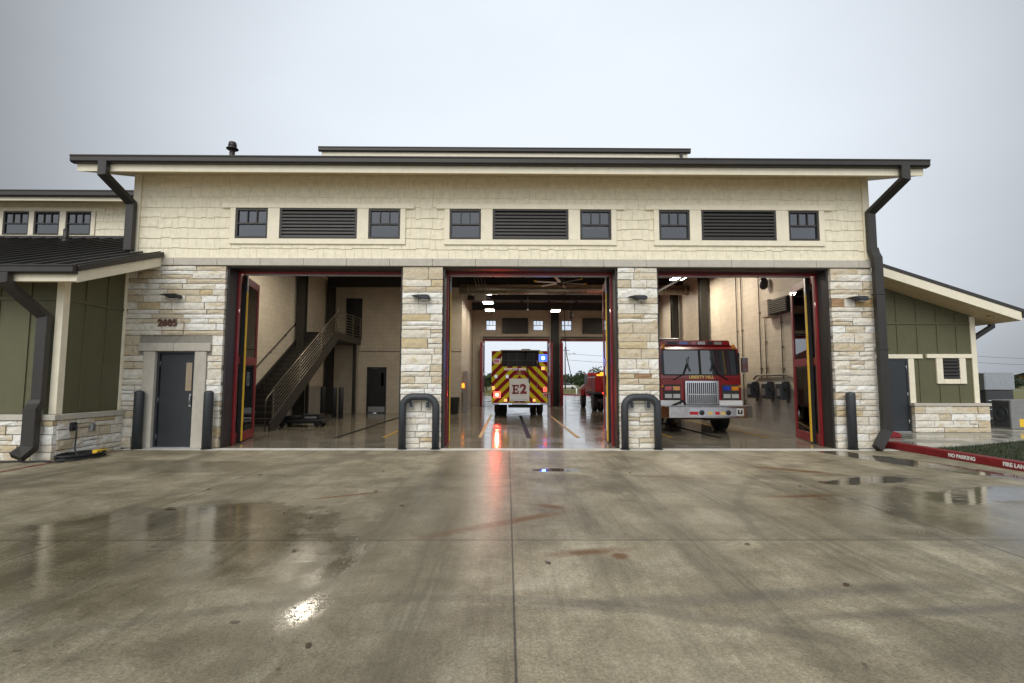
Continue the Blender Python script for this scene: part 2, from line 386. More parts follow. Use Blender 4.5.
# ------------------------------------------------------------------ mesh builder
class MB:
    def __init__(self):
        self.v = []; self.f = []; self.mi = []; self.sm = []
    def add(self, vs, fs, m=0, smooth=False):
        o = len(self.v)
        self.v += [tuple(p) for p in vs]
        for f in fs:
            self.f.append(tuple(i + o for i in f)); self.mi.append(m); self.sm.append(smooth)
        return self
    def box(self, x0, x1, y0, y1, z0, z1, m=0):
        return self.hexa([(x0, y0, z0), (x1, y0, z0), (x1, y1, z0), (x0, y1, z0), (x0, y0, z1), (x1, y0, z1), (x1, y1, z1), (x0, y1, z1)], m)
    def hexa(self, p, m=0):
        return self.add(p, [(0, 3, 2, 1), (4, 5, 6, 7), (0, 1, 5, 4), (1, 2, 6, 5), (2, 3, 7, 6), (3, 0, 4, 7)], m)
    def quad(self, a, b, c, d, m=0):
        return self.add([a, b, c, d], [(0, 1, 2, 3)], m)
    def prism(self, poly, axis, a, b, m=0):
        """poly: 2D points; axis: 'x','y','z' extruded from a to b. x:(y,z) y:(x,z) z:(x,y)"""
        n = len(poly)
        def P(u, w, t):
            return {'x': (t, u, w), 'y': (u, t, w), 'z': (u, w, t)}[axis]
        vs = [P(u, w, a) for u, w in poly] + [P(u, w, b) for u, w in poly]
        fs = [tuple(range(n - 1, -1, -1)), tuple(range(n, 2 * n))]
        fs += [(i, (i + 1) % n, (i + 1) % n + n, i + n) for i in range(n)]
        return self.add(vs, fs, m)
    def sweep(self, pts, prof, up=(0, 0, 1), m=0, smooth=False, caps=True, scale=None):
        pts = [Vector(p) for p in pts]; n = len(prof); N = len(pts)
        vs = []
        upv = Vector(up)
        for i, p in enumerate(pts):
            d0 = (pts[i] - pts[i - 1]).normalized() if i > 0 else None
            d1 = (pts[i + 1] - pts[i]).normalized() if i < N - 1 else None
            d = (d0 + d1).normalized() if d0 and d1 else (d0 or d1)
            sc = 1.
            if d0 and d1:
                c = max(.35, math.sqrt(max(0, (1 + d0.dot(d1)) / 2))); sc = 1 / c
            side = d.cross(upv)
            if side.length < 1e-4: side = d.cross(Vector((0, 1, 0)))
            side.normalize(); u2 = side.cross(d).normalized()
            # miter stretch along the bend direction
            bend = (d1 - d0) if d0 and d1 else None
            k = scale[i] if scale else 1.
            for a, b in prof:
                off = side * a * k + u2 * b * k
                if bend is not None and bend.length > 1e-4:
                    bn = bend.normalized(); off = off + bn * (off.dot(bn)) * (sc - 1)
                vs.append(p + off)
        fs = []
        for i in range(N - 1):
            for j in range(n):
                a = i * n + j; b = i * n + (j + 1) % n
                fs.append((a, b, b + n, a + n))
        self.add(vs, fs, m, smooth)
        if caps:
            o = len(self.v) - len(vs)
            self.f.append(tuple(o + j for j in range(n - 1, -1, -1))); self.mi.append(m); self.sm.append(False)
            self.f.append(tuple(o + (N - 1) * n + j for j in range(n))); self.mi.append(m); self.sm.append(False)
        return self
    def tube(self, pts, r, n=10, m=0, up=(0, 0, 1), scale=None):
        return self.sweep(pts, [(r * math.cos(2 * PI * i / n), r * math.sin(2 * PI * i / n)) for i in range(n)], up, m, True, True, scale)
    def rtube(self, pts, w, d, up=(0, 1, 0), m=0):
        return self.sweep(pts, [(-w / 2, -d / 2), (w / 2, -d / 2), (w / 2, d / 2), (-w / 2, d / 2)], up, m)
    def cyl(self, p, q, r, n=20, m=0, r2=None):
        d = (Vector(q) - Vector(p)).normalized()
        up = (0, 0, 1) if abs(d.z) < .9 else (0, 1, 0)
        return self.tube([p, q], r, n, m, up, [1, (r2 / r) if r2 is not None else 1])
    def lathe(self, prof, c=(0, 0, 0), axis='z', n=24, m=0, smooth=True):
        vs = []
        for r, t in prof:
            for i in range(n):
                a = 2 * PI * i / n
                u, w = r * math.cos(a), r * math.sin(a)
                p = {'z': (u, w, t), 'x': (t, u, w), 'y': (u, t, w)}[axis]
                vs.append((c[0] + p[0], c[1] + p[1], c[2] + p[2]))
        fs = []
        for k in range(len(prof) - 1):
            for i in range(n):
                a = k * n + i; b = k * n + (i + 1) % n
                fs.append((a, b, b + n, a + n))
        self.add(vs, fs, m, smooth)
        o = len(self.v) - len(vs)
        for k, rev in ((0, True), (len(prof) - 1, False)):
            if prof[k][0] > 1e-5:
                ids = [o + k * n + i for i in range(n)]
                self.f.append(tuple(reversed(ids)) if rev else tuple(ids)); self.mi.append(m); self.sm.append(False)
        return self
    def build(self, name, mats, parent=None, bevel=0., origin=None, seg=1):
        me = bpy.data.meshes.new(name)
        o = Vector(origin) if origin is not None else Vector((0, 0, 0))
        me.from_pydata([tuple(Vector(p) - o) for p in self.v], [], self.f)
        if not isinstance(mats, (list, tuple)): mats = [mats]
        for m in mats: me.materials.append(M[m] if isinstance(m, str) else m)
        me.polygons.foreach_set('material_index', self.mi)
        me.polygons.foreach_set('use_smooth', self.sm)
        bm = bmesh.new(); bm.from_mesh(me)
        bmesh.ops.recalc_face_normals(bm, faces=bm.faces)
        bm.to_mesh(me); bm.free()
        me.update()
        ob = bpy.data.objects.new(name, me)
        COL.objects.link(ob)
        ob.location = o
        if parent: ob.parent = parent
        if bevel:
            b = ob.modifiers.new('Bevel', 'BEVEL'); b.width = bevel; b.segments = seg; b.limit_method = 'ANGLE'; b.angle_limit = math.radians(50)
            b.harden_normals = False
        return ob

def tag(o, label, cat, group=None):
    o['label'] = label; o['category'] = cat
    if group: o['group'] = group
    return o
def thing(name, label, cat, loc=(0, 0, 0), rz=0., group=None):
    o = bpy.data.objects.new(name, None); COL.objects.link(o)
    o.location = loc; o.rotation_euler = (0, 0, rz); o.empty_display_size = .2
    return tag(o, label, cat, group)
def struct(o, kind='structure'):
    o['kind'] = kind; return o
def dup(root, loc, rz=None, label=None):
    r = root.copy(); COL.objects.link(r); r.location = loc
    if rz is not None: r.rotation_euler = (0, 0, rz)
    if label: r['label'] = label
    for ch in list(root.children):
        c = ch.copy(); COL.objects.link(c); c.parent = r
        for g in list(ch.children):
            d = g.copy(); COL.objects.link(d); d.parent = c
    return r
def text(name, s, size, mat, parent, loc, rot, depth=.004, bold=0.):
    cu = bpy.data.curves.new(name + '_curve', 'FONT')
    cu.body = s; cu.size = size; cu.extrude = depth; cu.align_x = 'CENTER'; cu.align_y = 'CENTER'; cu.offset = bold
    cu.resolution_u = 3
    tmp = bpy.data.objects.new('tmp', cu); COL.objects.link(tmp)
    bpy.context.view_layer.update()
    me = bpy.data.meshes.new_from_object(tmp.evaluated_get(bpy.context.evaluated_depsgraph_get()))
    bpy.data.objects.remove(tmp); bpy.data.curves.remove(cu)
    me.materials.clear(); me.materials.append(M[mat])
    ob = bpy.data.objects.new(name, me); COL.objects.link(ob)
    ob.location = loc; ob.rotation_euler = rot
    if parent: ob.parent = parent
    return ob

def subtract(a, b, holes):
    """interval a..b minus hole intervals"""
    out = [(a, b)]
    for h0, h1 in holes:
        nx = []
        for s, e in out:
            if h1 <= s or h0 >= e: nx.append((s, e)); continue
            if h0 > s: nx.append((s, h0))
            if h1 < e: nx.append((h1, e))
        out = nx
    return [i for i in out if i[1] - i[0] > .01]
def wall_y(mb, x0, x1, z0, z1, y0, y1, holes, m=0):
    zs = sorted({z0, z1} | {min(max(h[2], z0), z1) for h in holes} | {min(max(h[3], z0), z1) for h in holes})
    for a, b in zip(zs, zs[1:]):
        if b - a < 1e-4: continue
        hs = [(h[0], h[1]) for h in holes if h[2] < b - 1e-4 and h[3] > a + 1e-4]
        for s, e in subtract(x0, x1, hs): mb.box(s, e, y0, y1, a, b, m)
    return mb
def wall_x(mb, y0, y1, z0, z1, x0, x1, m=0):
    return mb.box(x0, x1, y0, y1, z0, z1, m)

def ashlar(mb, u0, u1, z0, z1, place, holes=(), m=0, seed=1, jut=.032):
    """random coursed limestone; place(u0,u1,d,z0,z1) adds a block with depth jut d"""
    r = random.Random(seed)
    g = .008
    z = z0
    while z < z1 - .02:
        h = r.choice([.11, .14, .17, .20, .24])
        if z1 - (z + h) < .09: h = z1 - z
        hs = [(a, b) for a, b, c, d in holes if c < z + h - .01 and d > z + .01]
        for s, e in subtract(u0, u1, hs):
            u = s
            while u < e - .01:
                w = r.uniform(.26, .82) * (1.15 if h < .15 else 1)
                if e - (u + w) < .16: w = e - u
                if h > .19 and r.random() < .22:
                    zz = z + h * r.uniform(.4, .6)
                    place(u + g, u + w - g, r.uniform(0, jut), z + g, zz - g)
                    place(u + g, u + w - g, r.uniform(0, jut), zz + g, z + h - g)
                else:
                    place(u + g, u + w - g, r.uniform(0, jut), z + g, z + h - g)
                u += w
        z += h

def rough_block(mb, x0, x1, yf, yb, z0, z1, m=0, flip=None):
    """block with a front face of slightly displaced points"""
    r = rnd
    nx = max(2, int((x1 - x0) / .12)); nz = 2
    vs = []; fs = []
    for j in range(nz + 1):
        for i in range(nx + 1):
            edge = i in (0, nx) or j in (0, nz)
            e = .007
            u = x0 + (x1 - x0) * i / nx; w = z0 + (z1 - z0) * j / nz
            if i in (0, nx): u += r.uniform(-e, e) * .6
            if j in (0, nz): w += r.uniform(-e, e) * .6
            d = yf + (r.uniform(.004, .012) if edge else r.uniform(-.012, .004))
            vs.append((u, d, w))
    for j in range(nz):
        for i in range(nx):
            a = j * (nx + 1) + i
            fs.append((a, a + 1, a + nx + 2, a + nx + 1))
    n = len(vs)
    ring = [i for i in range(nx + 1)] + [(nx + 1) * (j + 1) - 1 for j in range(1, nz + 1)] + [(nx + 1) * nz + i for i in range(nx - 1, -1, -1)] + [(nx + 1) * j for j in range(nz - 1, 0, -1)]
    back = [(vs[i][0], yb, vs[i][2]) for i in ring]
    vs += back
    L = len(ring)
    for q in range(L):
        fs.append((ring[q], n + q, n + (q + 1) % L, ring[(q + 1) % L]))
    if flip: vs = [flip(p) for p in vs]
    mb.add(vs, fs, m)

# ------------------------------------------------------------------ the setting: ground
mb = MB(); mb.box(-700, 700, -80, 900, -1.2, -.03)
struct(mb.build('ground', 'field'))
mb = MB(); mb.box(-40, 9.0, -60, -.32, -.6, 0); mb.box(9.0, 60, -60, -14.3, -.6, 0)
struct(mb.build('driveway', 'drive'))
mb = MB(); mb.box(-8.75, 8.95, -.32, .0, -.6, .006)
struct(mb.build('threshold_strip', 'strip', bevel=.01))
mb = MB(); mb.box(-8.9, 8.7, 0, 22.4, -.6, .004)
struct(mb.build('bay_floor', 'bayfloor'))
mb = MB(); mb.box(-14, 34, 22.4, 47, -.6, -.004); mb.box(4, 34, 47, 56, -.6, -.004)
struct(mb.build('rear_driveway', 'reardrive'))
mb = MB(); mb.box(-300, 400, 96, 104, -.5, -.02)
struct(mb.build('road', 'asphalt'))
mb = MB(); mb.prism([(9.22, .75), (9.22, -.6), (10.6, -.1), (13.5, 1.25), (18, 1.4), (18, 3.02), (17.9, 9), (14.2, 9), (14.2, 3.0), (8.72, 3.2), (8.72, .75)], 'z', -.5, .10)
struct(mb.build('sidewalk', 'walk', bevel=.01))
mb = MB(); mb.prism([(9.2, -14.2), (9.2, -.63), (10.6, -.13), (13.5, 1.22), (18.05, 1.37), (18.05, 9), (60, 9), (60, -14.2)], 'z', -.5, .075)
struct(mb.build('lawn_soil', pm('damp_soil', (.035, .04, .018), .9, var=.3, vs=6, bump=.5, bs=40)))
# grass blades on the lawn (dense near the kerb)
mb = MB(); r = random.Random(5)
def inlawn(x, y):
    if y > 1.2: return x > 18.1
    if x < 9.22: return False
    if y > -.13: return (x - 10.6) * 1.35 / 2.9 - .13 > y and x > 10.7
    return y < -.63 + (min(x, 10.6) - 9.2) * .5 / 1.4
cnt = 0
while cnt < 26000:
    x = 9.2 + 16 * r.random() ** 1.6; y = r.uniform(-7, 5)
    if not inlawn(x, y): continue
    h = r.uniform(.03, .085); a = r.uniform(0, 2 * PI); w = r.uniform(.004, .009)
    dx, dy = math.cos(a) * w, math.sin(a) * w
    bx, by = r.uniform(-.03, .03), r.uniform(-.03, .03)
    mb.add([(x - dx, y - dy, .07), (x + dx, y + dy, .07), (x + bx, y + by, .075 + h)], [(0, 1, 2)])
    cnt += 1
o = struct(mb.build('lawn_grass', 'blade'), 'stuff'); tag(o, 'short wet grass growing behind the red kerb', 'grass')
# weeds in the field beyond the rear doors
mb = MB()
for i in range(9000):
    x = r.uniform(-30, 45); y = r.uniform(48, 95)
    if 4 < x < 34 and y < 56.3: continue
    h = r.uniform(.1, .5); a = r.uniform(0, PI); w = .035
    mb.add([(x - w * math.cos(a), y - w * math.sin(a), -.03), (x + w * math.cos(a), y + w * math.sin(a), -.03), (x + r.uniform(-.1, .1), y, h)], [(0, 1, 2)])
o = struct(mb.build('field_weeds', leaf_mat('dry_weed', (.10, .10, .03), (.24, .21, .07))), 'stuff'); tag(o, 'tall yellowish grass in the field behind the station', 'grass')

# ------------------------------------------------------------------ FIRE STATION
ST = thing('fire_station', 'cream and limestone fire station with three open drive-through bays', 'fire station')
BAYS = [(-6.68, -2.50), (-1.54, 2.62), (3.57, 7.72)]
OPH = 4.28
WIN = [[(-6.50, -5.74), (-5.45, -3.61), (-3.33, -2.58)], [(-1.39, -.65), (-.36, 1.45), (1.74, 2.48)], [(3.64, 4.37), (4.66, 6.46), (6.77, 7.50)]]
WZ0, WZ1 = 4.95, 5.67
# structural front wall above the bays (with window holes)
holes = [(a, b, WZ0, WZ1) for g in WIN for a, b in g]
mb = MB(); wall_y(mb, -8.90, 8.70, OPH + .02, 6.6, .03, .33, holes)
mb.build('front_wall', ['trim'], ST)
# inner lining of block
mb = MB(); wall_y(mb, -8.6, 8.45, OPH + .02, 6.55, .335, .42, holes)
for a, b in ((-8.6, BAYS[0][0]), (BAYS[0][1], BAYS[1][0]), (BAYS[1][1], BAYS[2][0]), (BAYS[2][1], 8.45)):
    mb.box(a + .005, b - .005, .30, .456, .01, OPH + .02)
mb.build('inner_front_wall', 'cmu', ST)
# shingle siding
mb = MB(); r = random.Random(3)
zrow = [4.47 + .25 * i for i in range(9)]
for i, z in enumerate(zrow):
    top = min(z + .262, 6.6)
    hs = [(g[0][0] - .03, g[2][1] + .03) for g in WIN if z > WZ0 - .02 and z < WZ1 - .05]
    for s, e in subtract(-8.78, 8.58, hs):
        u = s; lvl = 0
        while u < e - 1e-3:
            w = min(r.uniform(.12, .30), e - u)
            if e - u - w < .05: w = e - u
            drop = r.choice([0, .012, .022, .03]) if i else .0
            t = r.uniform(-.002, .002)
            mb.hexa([(u + .002, -.016 + t, z - drop), (u + w - .002, -.016 + t, z - drop), (u + w - .002, .031, z - drop), (u + .002, .031, z - drop),
                     (u + .002, .004, top), (u + w - .002, .004, top), (u + w - .002, .031, top), (u + .002, .031, top)])
            u += w
mb.build('shingle_siding', 'siding', ST)
for x0, x1 in ((-8.95, -8.785), (8.585, 8.74)):
    mb = MB(); mb.box(x0, x1, -.05, .35, 4.475, 6.62); mb.build('corner_board', 'trim', ST, bevel=.006)
# cast stone band
mb = MB(); u = -8.93
while u < 8.7:
    w = min(1.02, 8.74 - u); mb.box(u + .003, u + w - .003, -.055, .1, OPH + .005, 4.465); u += w
mb.build('stone_band', 'cast', ST, bevel=.006)
# window groups
for g in WIN:
    x0, x1 = g[0][0], g[2][1]
    mb = MB()
    mb.box(x0 - .33, x1 + .33, -.062, .03, WZ1 + .012, WZ1 + .125)
    mb.box(x0 - .13, x1 + .13, -.052, .03, WZ0 - .14, WZ0 - .012)
    for a, b in ((x0 - .13, x0 - .005), (g[0][1] + .005, g[1][0] - .005), (g[1][1] + .005, g[2][0] - .005), (x1 + .005, x1 + .13)):
        mb.box(a, b, -.05, .03, WZ0 - .011, WZ1 + .011)
    mb.build('window_trim', 'trim', ST, bevel=.004)
    for q in (0, 2):
        a, b = g[q]
        f = MB(); t = .045
        f.box(a, a + t, -.035, .06, WZ0, WZ1); f.box(b - t, b, -.035, .06, WZ0, WZ1)
        f.box(a + t, b - t, -.035, .06, WZ0, WZ0 + t); f.box(a + t, b - t, -.035, .06, WZ1 - t, WZ1)
        zm = WZ0 + .36
        f.box(a + t, b - t, -.028, .05, zm - .018, zm + .018)
        for s in (1, 2):
            x = a + t + (b - a - 2 * t) * s / 3
            f.box(x - .012, x + .012, -.024, .045, zm + .018, WZ1 - t)
        fo = f.build('window', 'bronze', ST)
        p = MB(); p.box(a + t, b - t, .012, .018, WZ0 + t, WZ1 - t); p.build('pane', 'glass', fo)
    a, b = g[1]
    f = MB(); t = .05
    f.box(a, a + t, -.04, .1, WZ0, WZ1); f.box(b - t, b, -.04, .1, WZ0, WZ1)
    f.box(a + t, b - t, -.04, .1, WZ0, WZ0 + .03); f.box(a + t, b - t, -.04, .1, WZ1 - .03, WZ1)
    for k in range(8):
        z = WZ0 + .035 + k * .0815
        f.hexa([(a + t, -.038, z - .004), (b - t, -.038, z - .004), (b - t, -.01, z), (a + t, -.01, z),
                (a + t, -.03, z + .045), (b - t, -.03, z + .045), (b - t, .0, z + .05), (a + t, .0, z + .05)])
    lo = f.build('louver', 'bronze', ST)
    p = MB(); p.box(a + t, b - t, .09, .099, WZ0 + .03, WZ1 - .03); p.build('louver_backing', 'black', lo)
# stone piers
PIERS = [(-9.04, -6.68), (-2.50, -1.54), (2.62, 3.57), (7.72, 8.74)]
DOORH = [(-8.50, -7.02, 0, 2.24), (-8.62, -6.93, 2.24, 2.44)]
for i, (a, b) in enumerate(PIERS):
    hs = DOORH if i == 0 else ()
    mb = MB()
    ashlar(mb, a, b, .012, OPH - .005, lambda u0, u1, d, z0, z1: rough_block(mb, u0, u1, -.012 - d, .09, z0, z1), hs, 0, 33 + i)
    wall_y(mb, a + .01, b - .01, .008, OPH, .004, .295, [(-8.27, -7.24, 0, 2.25)] if i == 0 else [], 1)
    po = mb.build('stone_pier', ['stone', 'mortar'], ST)
    if i in (1, 2):
        for q in ((.28, .68)):
            s = MB(); x = a + q * (b - a)
            s.box(x - .055, x + .055, -.11, -.02, .92, 1.10); s.box(x - .03, x + .035, -.15, -.11, .95, 1.08, 1)
            s.build('sensor_box', ['steelgrey', 'sleeve'], po, bevel=.008)
# person door
mb = MB()
mb.box(-8.49, -8.22, -.06, .1, .006, 2.235); mb.box(-7.30, -7.03, -.06, .1, .006, 2.235)
mb.box(-8.61, -7.80, -.075, .1, 2.243, 2.435); mb.box(-7.794, -6.94, -.075, .1, 2.243, 2.435)
mb.build('door_surround', 'cast', ST, bevel=.01)
d = MB(); d.box(-8.216, -8.17, .03, .2, .01, 2.24); d.box(-7.35, -7.304, .03, .2, .01, 2.24); d.box(-8.17, -7.35, .03, .2, 2.19, 2.24)
d.box(-8.165, -7.355, .09, .135, .03, 2.185)
do = d.build('entry_door', 'doorgrey', ST, bevel=.004)
p = MB(); p.box(-7.56, -7.42, .078, .088, 1.32, 1.98, 0); p.build('vision_pane', pm('lit_pane', (.30, .22, .12), .12, spec=.8), do)
p = MB(); p.box(-7.44, -7.40, .05, .089, .95, 1.25); p.cyl((-7.42, .03, 1.0), (-7.42, .03, 1.2), .012, 8); p.build('door_handle', 'steelgrey', do)
for z in (.25, 1.1, 1.95):
    p = MB(); p.cyl((-8.178, .07, z - .06), (-8.178, .07, z + .06), .014, 8); p.build('hinge', 'steelgrey', do)
p = MB(); p.box(-8.21, -7.31, -.05, .2, .0065, .028); p.build('door_sill', 'steelgrey', do)
# bay frames, tracks, folding doors
LEAFH = 4.25
def leaf(p, q, edge_at=None, th=.055):
    """one folding door leaf from plan point p to plan point q, glazed above and below a middle rail"""
    P = Vector((p[0], p[1], 0)); Q = Vector((q[0], q[1], 0)); d = (Q - P); L = d.length; d.normalize(); n = Vector((-d.y, d.x, 0))
    def bx(mb, a, b, t, z0, z1, m=0, off=0):
        c = [P + d * a + n * (off - t), P + d * b + n * (off - t), P + d * b + n * (off + t), P + d * a + n * (off + t)]
        mb.hexa([(v.x, v.y, z0) for v in c] + [(v.x, v.y, z1) for v in c], m)
    f = MB(); w = .15
    bx(f, 0, w, th / 2, .03, LEAFH); bx(f, L - w, L, th / 2, .03, LEAFH)
    bx(f, w, L - w, th / 2, .03, .26); bx(f, w, L - w, th / 2, 1.98, 2.18); bx(f, w, L - w, th / 2, LEAFH - .2, LEAFH)
    fo = f.build('folding_door', 'doorred', ST, bevel=.005)
    for z0, z1 in ((.26, 1.98), (2.18, LEAFH - .2)):
        g = MB(); bx(g, w, L - w, .006, z0, z1); g.build('pane', 'doorglass', fo)
    if edge_at is not None:
        e = MB(); bx(e, -.075, -.003, .045, .02, LEAFH + .02); e.build('edge_seal', 'black', fo)
        e = MB(); bx(e, -.085, -.012, .013, .05, LEAFH - .42, off=.06 * edge_at); bx(e, -.085, -.012, .012, LEAFH - .42, LEAFH, 1, off=.06 * edge_at); e.build('safety_strip', ['yellow', 'steelgrey'], fo)
        e = MB(); bx(e, .03, .12, .035, 2.03, 2.13); e.build('latch', 'yellow', fo)
for bi, (a, b) in enumerate(BAYS):
    mb = MB(); F0 = .045
    mb.box(a + .003, a + F0, .06, .455, .008, OPH - .005); mb.box(b - F0, b - .003, .06, .455, .008, OPH - .005)
    mb.box(a + F0, b - F0, .06, .455, OPH - .035, OPH - .005)
    mb.build('door_frame', 'bronze', ST, bevel=.004)
    mb = MB(); mb.box(a + .005, b - .005, .458, .52, OPH - .085, OPH + .015); mb.box(a - .02, a + .085, .458, .53, .01, OPH - .087); mb.box(b - .085, b + .02, .458, .53, .01, OPH - .087)
    mb.build('red_door_jamb', 'doorred', ST, bevel=.004)
    mb = MB(); mb.box(a + .1, b - .1, .60, .64, 4.175, 4.21); mb.box((a + b) / 2 - .04, (a + b) / 2 + .04, .54, .64, 4.212, 4.27)
    mb.build('door_track', 'steelgrey', ST)
    s = -.18 if bi != 1 else .0
    e = {0: -1, 1: 0, 2: 1}[bi]
    xl, xr = a + .03, b - .03
    spread = .20 if bi != 1 else .05
    leaf((xl - .0, .56), (xl - .28 - spread * .6, 1.66))
    q_ = .12 if bi != 1 else .02
    leaf((xl - q_, 1.1), (xl - q_ - .05 - spread, 2.30), edge_at=-1)
    leaf((xr + .0, .56), (xr + .28 + spread * .6, 1.66))
    leaf((xr + q_, 1.1), (xr + q_ + .05 + spread, 2.30), edge_at=1)
mb = MB(); mb.cyl((4.74, 1.0, 4.36), (3.66, 1.0, 3.76), .028, 8); mb.build('door_arm', 'fan', ST)

# main roof, soffit, fascia, gutter
def zr(y): return 6.52 + (y + .75) / 3.
X0, X1 = -9.70, 9.48
mb = MB()
yr = 11.0
mb.hexa([(X0, -.74, zr(-.74)), (X1, -.74, zr(-.74)), (X1, yr, zr(yr)), (X0, yr, zr(yr)), (X0, -.74, zr(-.74) + .07), (X1, -.74, zr(-.74) + .07), (X1, yr, zr(yr) + .07), (X0, yr, zr(yr) + .07)])
zb = zr(yr) - (22.9 - yr) / 3.
mb.hexa([(X0, yr, zr(yr)), (X1, yr, zr(yr)), (X1, 22.9, zb), (X0, 22.9, zb), (X0, yr, zr(yr) + .07), (X1, yr, zr(yr) + .07), (X1, 22.9, zb + .07), (X0, 22.9, zb + .07)])
x = X0 + .2
while x < X1:
    mb.hexa([(x, -.74, zr(-.74) + .07), (x + .03, -.74, zr(-.74) + .07), (x + .03, yr, zr(yr) + .07), (x, yr, zr(yr) + .07), (x, -.74, zr(-.74) + .11), (x + .03, -.74, zr(-.74) + .11), (x + .03, yr, zr(yr) + .11), (x, yr, zr(yr) + .11)])
    x += .45
roof = mb.build('roof', ['roof'], ST)
mb = MB()
mb.hexa([(X0, -.72, zr(-.72) - .25), (X1, -.72, zr(-.72) - .25), (X1, .02, zr(.02) - .25), (X0, .02, zr(.02) - .25), (X0, -.72, zr(-.72) - .22), (X1, -.72, zr(-.72) - .22), (X1, .02, zr(.02) - .22), (X0, .02, zr(.02) - .22)])
for xa, xb in ((X0, -8.95), (8.75, X1)):
    mb.hexa([(xa, .03, zr(.03) - .25), (xb, .03, zr(.03) - .25), (xb, yr, zr(yr) - .25), (xa, yr, zr(yr) - .25), (xa, .03, zr(.03) - .22), (xb, .03, zr(.03) - .22), (xb, yr, zr(yr) - .22), (xa, yr, zr(yr) - .22)])
mb.build('soffit', 'soffit', roof)
mb = MB()
mb.box(X0, X1, -.77, -.745, 6.26, 6.50)
for xa, xb in ((X0 - .025, X0 - .002), (X1 + .002, X1 + .025)):
    mb.hexa([(xa, -.77, zr(-.77) - .25), (xb, -.77, zr(-.77) - .25), (xb, yr, zr(yr) - .25), (xa, yr, zr(yr) - .25), (xa, -.77, zr(-.77) - .01), (xb, -.77, zr(-.77) - .01), (xb, yr, zr(yr) - .01), (xa, yr, zr(yr) - .01)])
mb.build('fascia_board', 'trim', roof, bevel=.005)
def gutter_prof(y0, z0, w=.15, h=.18):
    return [(y0, z0), (y0, z0 + h), (y0 - w, z0 + h), (y0 - w, z0 + h - .02), (y0 - w + .012, z0 + h - .05), (y0 - w + .012, z0 + .03), (y0 - w + .05, z0)]
mb = MB(); mb.prism(gutter_prof(-.775, 6.42, .15, .165), 'x', X0 - .08, X1 + .08); mb.build('gutter', 'bronze', roof, bevel=.004)
# monitor roof near the ridge
mb = MB()
zt = 10.94
mb.hexa([(-7.5, 8.0, zt - .07), (7.26, 8.0, zt - .07), (7.26, 11.5, zt + 1.1), (-7.5, 11.5, zt + 1.1), (-7.5, 8.0, zt), (7.26, 8.0, zt), (7.26, 11.5, zt + 1.17), (-7.5, 11.5, zt + 1.17)])
mb.hexa([(-7.5, 11.5, zt + 1.1), (7.26, 11.5, zt + 1.1), (7.26, 15, zt - .07), (-7.5, 15, zt - .07), (-7.5, 11.5, zt + 1.17), (7.26, 11.5, zt + 1.17), (7.26, 15, zt), (-7.5, 15, zt)])
mr = mb.build('monitor_roof', 'roof', ST)
mb = MB(); mb.box(-7.5, 7.26, 7.975, 7.995, zt - .40, zt - .10); mb.build('fascia_board', 'trim', mr)
mb = MB(); mb.prism(gutter_prof(7.97, zt - .18, .13, .18), 'x', -7.6, 7.36); mb.build('gutter', 'bronze', mr)
mb = MB(); mb.box(-7.0, 6.8, 8.6, 14.4, 9.3, zt + .1); mb.build('monitor_wall', 'siding', mr)
mb = MB(); mb.rtube([(6.98, 7.9, zt - .2), (6.98, 7.9, zt - .38), (6.75, 8.5, zt - .7)], .1, .08); mb.build('downspout', 'bronze', mr)
# main downspouts
mb = MB(); W = .23
mb.rtube([(9.0, -.86, 6.46), (9.0, -.86, 6.16), (8.69, -.13, 5.60), (8.69, -.13, 4.66)], .19, .11, up=(0, 1, 0))
mb.rtube([(8.69, -.155, 4.72), (8.71, -.17, 4.58), (8.73, -.21, 4.48), (8.74, -.21, .44), (8.36, -.40, .05)], .20, .13, up=(0, 1, 0))
for z in (2.3, 3.6): mb.box(8.63, 8.85, -.285, -.10, z, z + .04)
mb.build('downspout', 'bronze', ST, bevel=.008)
mb = MB()
mb.rtube([(-9.05, -.86, 6.46), (-9.05, -.86, 6.16), (-8.91, -.15, 5.74), (-8.91, -.15, 4.60)], .19, .12, up=(0, 1, 0))
mb.build('downspout', 'bronze', ST, bevel=.008)
# side, rear and cross walls
mb = MB()
mb.box(-8.905, -8.80, .42, 22, 0, 6.5)
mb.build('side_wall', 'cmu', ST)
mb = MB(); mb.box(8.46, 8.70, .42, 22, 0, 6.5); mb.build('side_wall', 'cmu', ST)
for xa, xb in ((-8.93, -8.905), (8.705, 8.73)):
    mb = MB()
    mb.prism([(.36, 4.3), (.36, 6.55), (11, 10.1), (22.3, 6.35), (22.3, 4.3)], 'x', xa, xb); mb.build('gable_siding', 'siding', ST)
FB = [(-1.52, 2.66), (3.62, 7.78)]
FW_ = [(-1.45, -.76), (1.70, 2.40), (3.60, 4.30), (6.9, 7.6)]
mb = MB(); wall_y(mb, -8.6, 8.45, 0.006, 6.45, 22.0, 22.3, [(a, b, 0, 4.28) for a, b in FB] + [(a, b, 4.98, 5.68) for a, b in FW_])
mb.build('rear_wall', 'cmuplain', ST)
for a, b in FW_:
    f = MB(); t = .04
    f.box(a, a + t, 22.05, 22.15, 4.98, 5.68); f.box(b - t, b, 22.05, 22.15, 4.98, 5.68); f.box(a + t, b - t, 22.05, 22.15, 4.98, 5.02); f.box(a + t, b - t, 22.05, 22.15, 5.64, 5.68)
    f.box(a + t, b - t, 22.06, 22.14, 5.32, 5.35)
    for s in (1, 2):
        x = a + (b - a) * s / 3; f.box(x - .012, x + .012, 22.07, 22.13, 5.35, 5.64)
    fo = f.build('window', 'bronze', ST)
    p = MB(); p.box(a + t, b - t, 22.098, 22.104, 5.02, 5.64); p.build('pane', 'rearglass', fo)
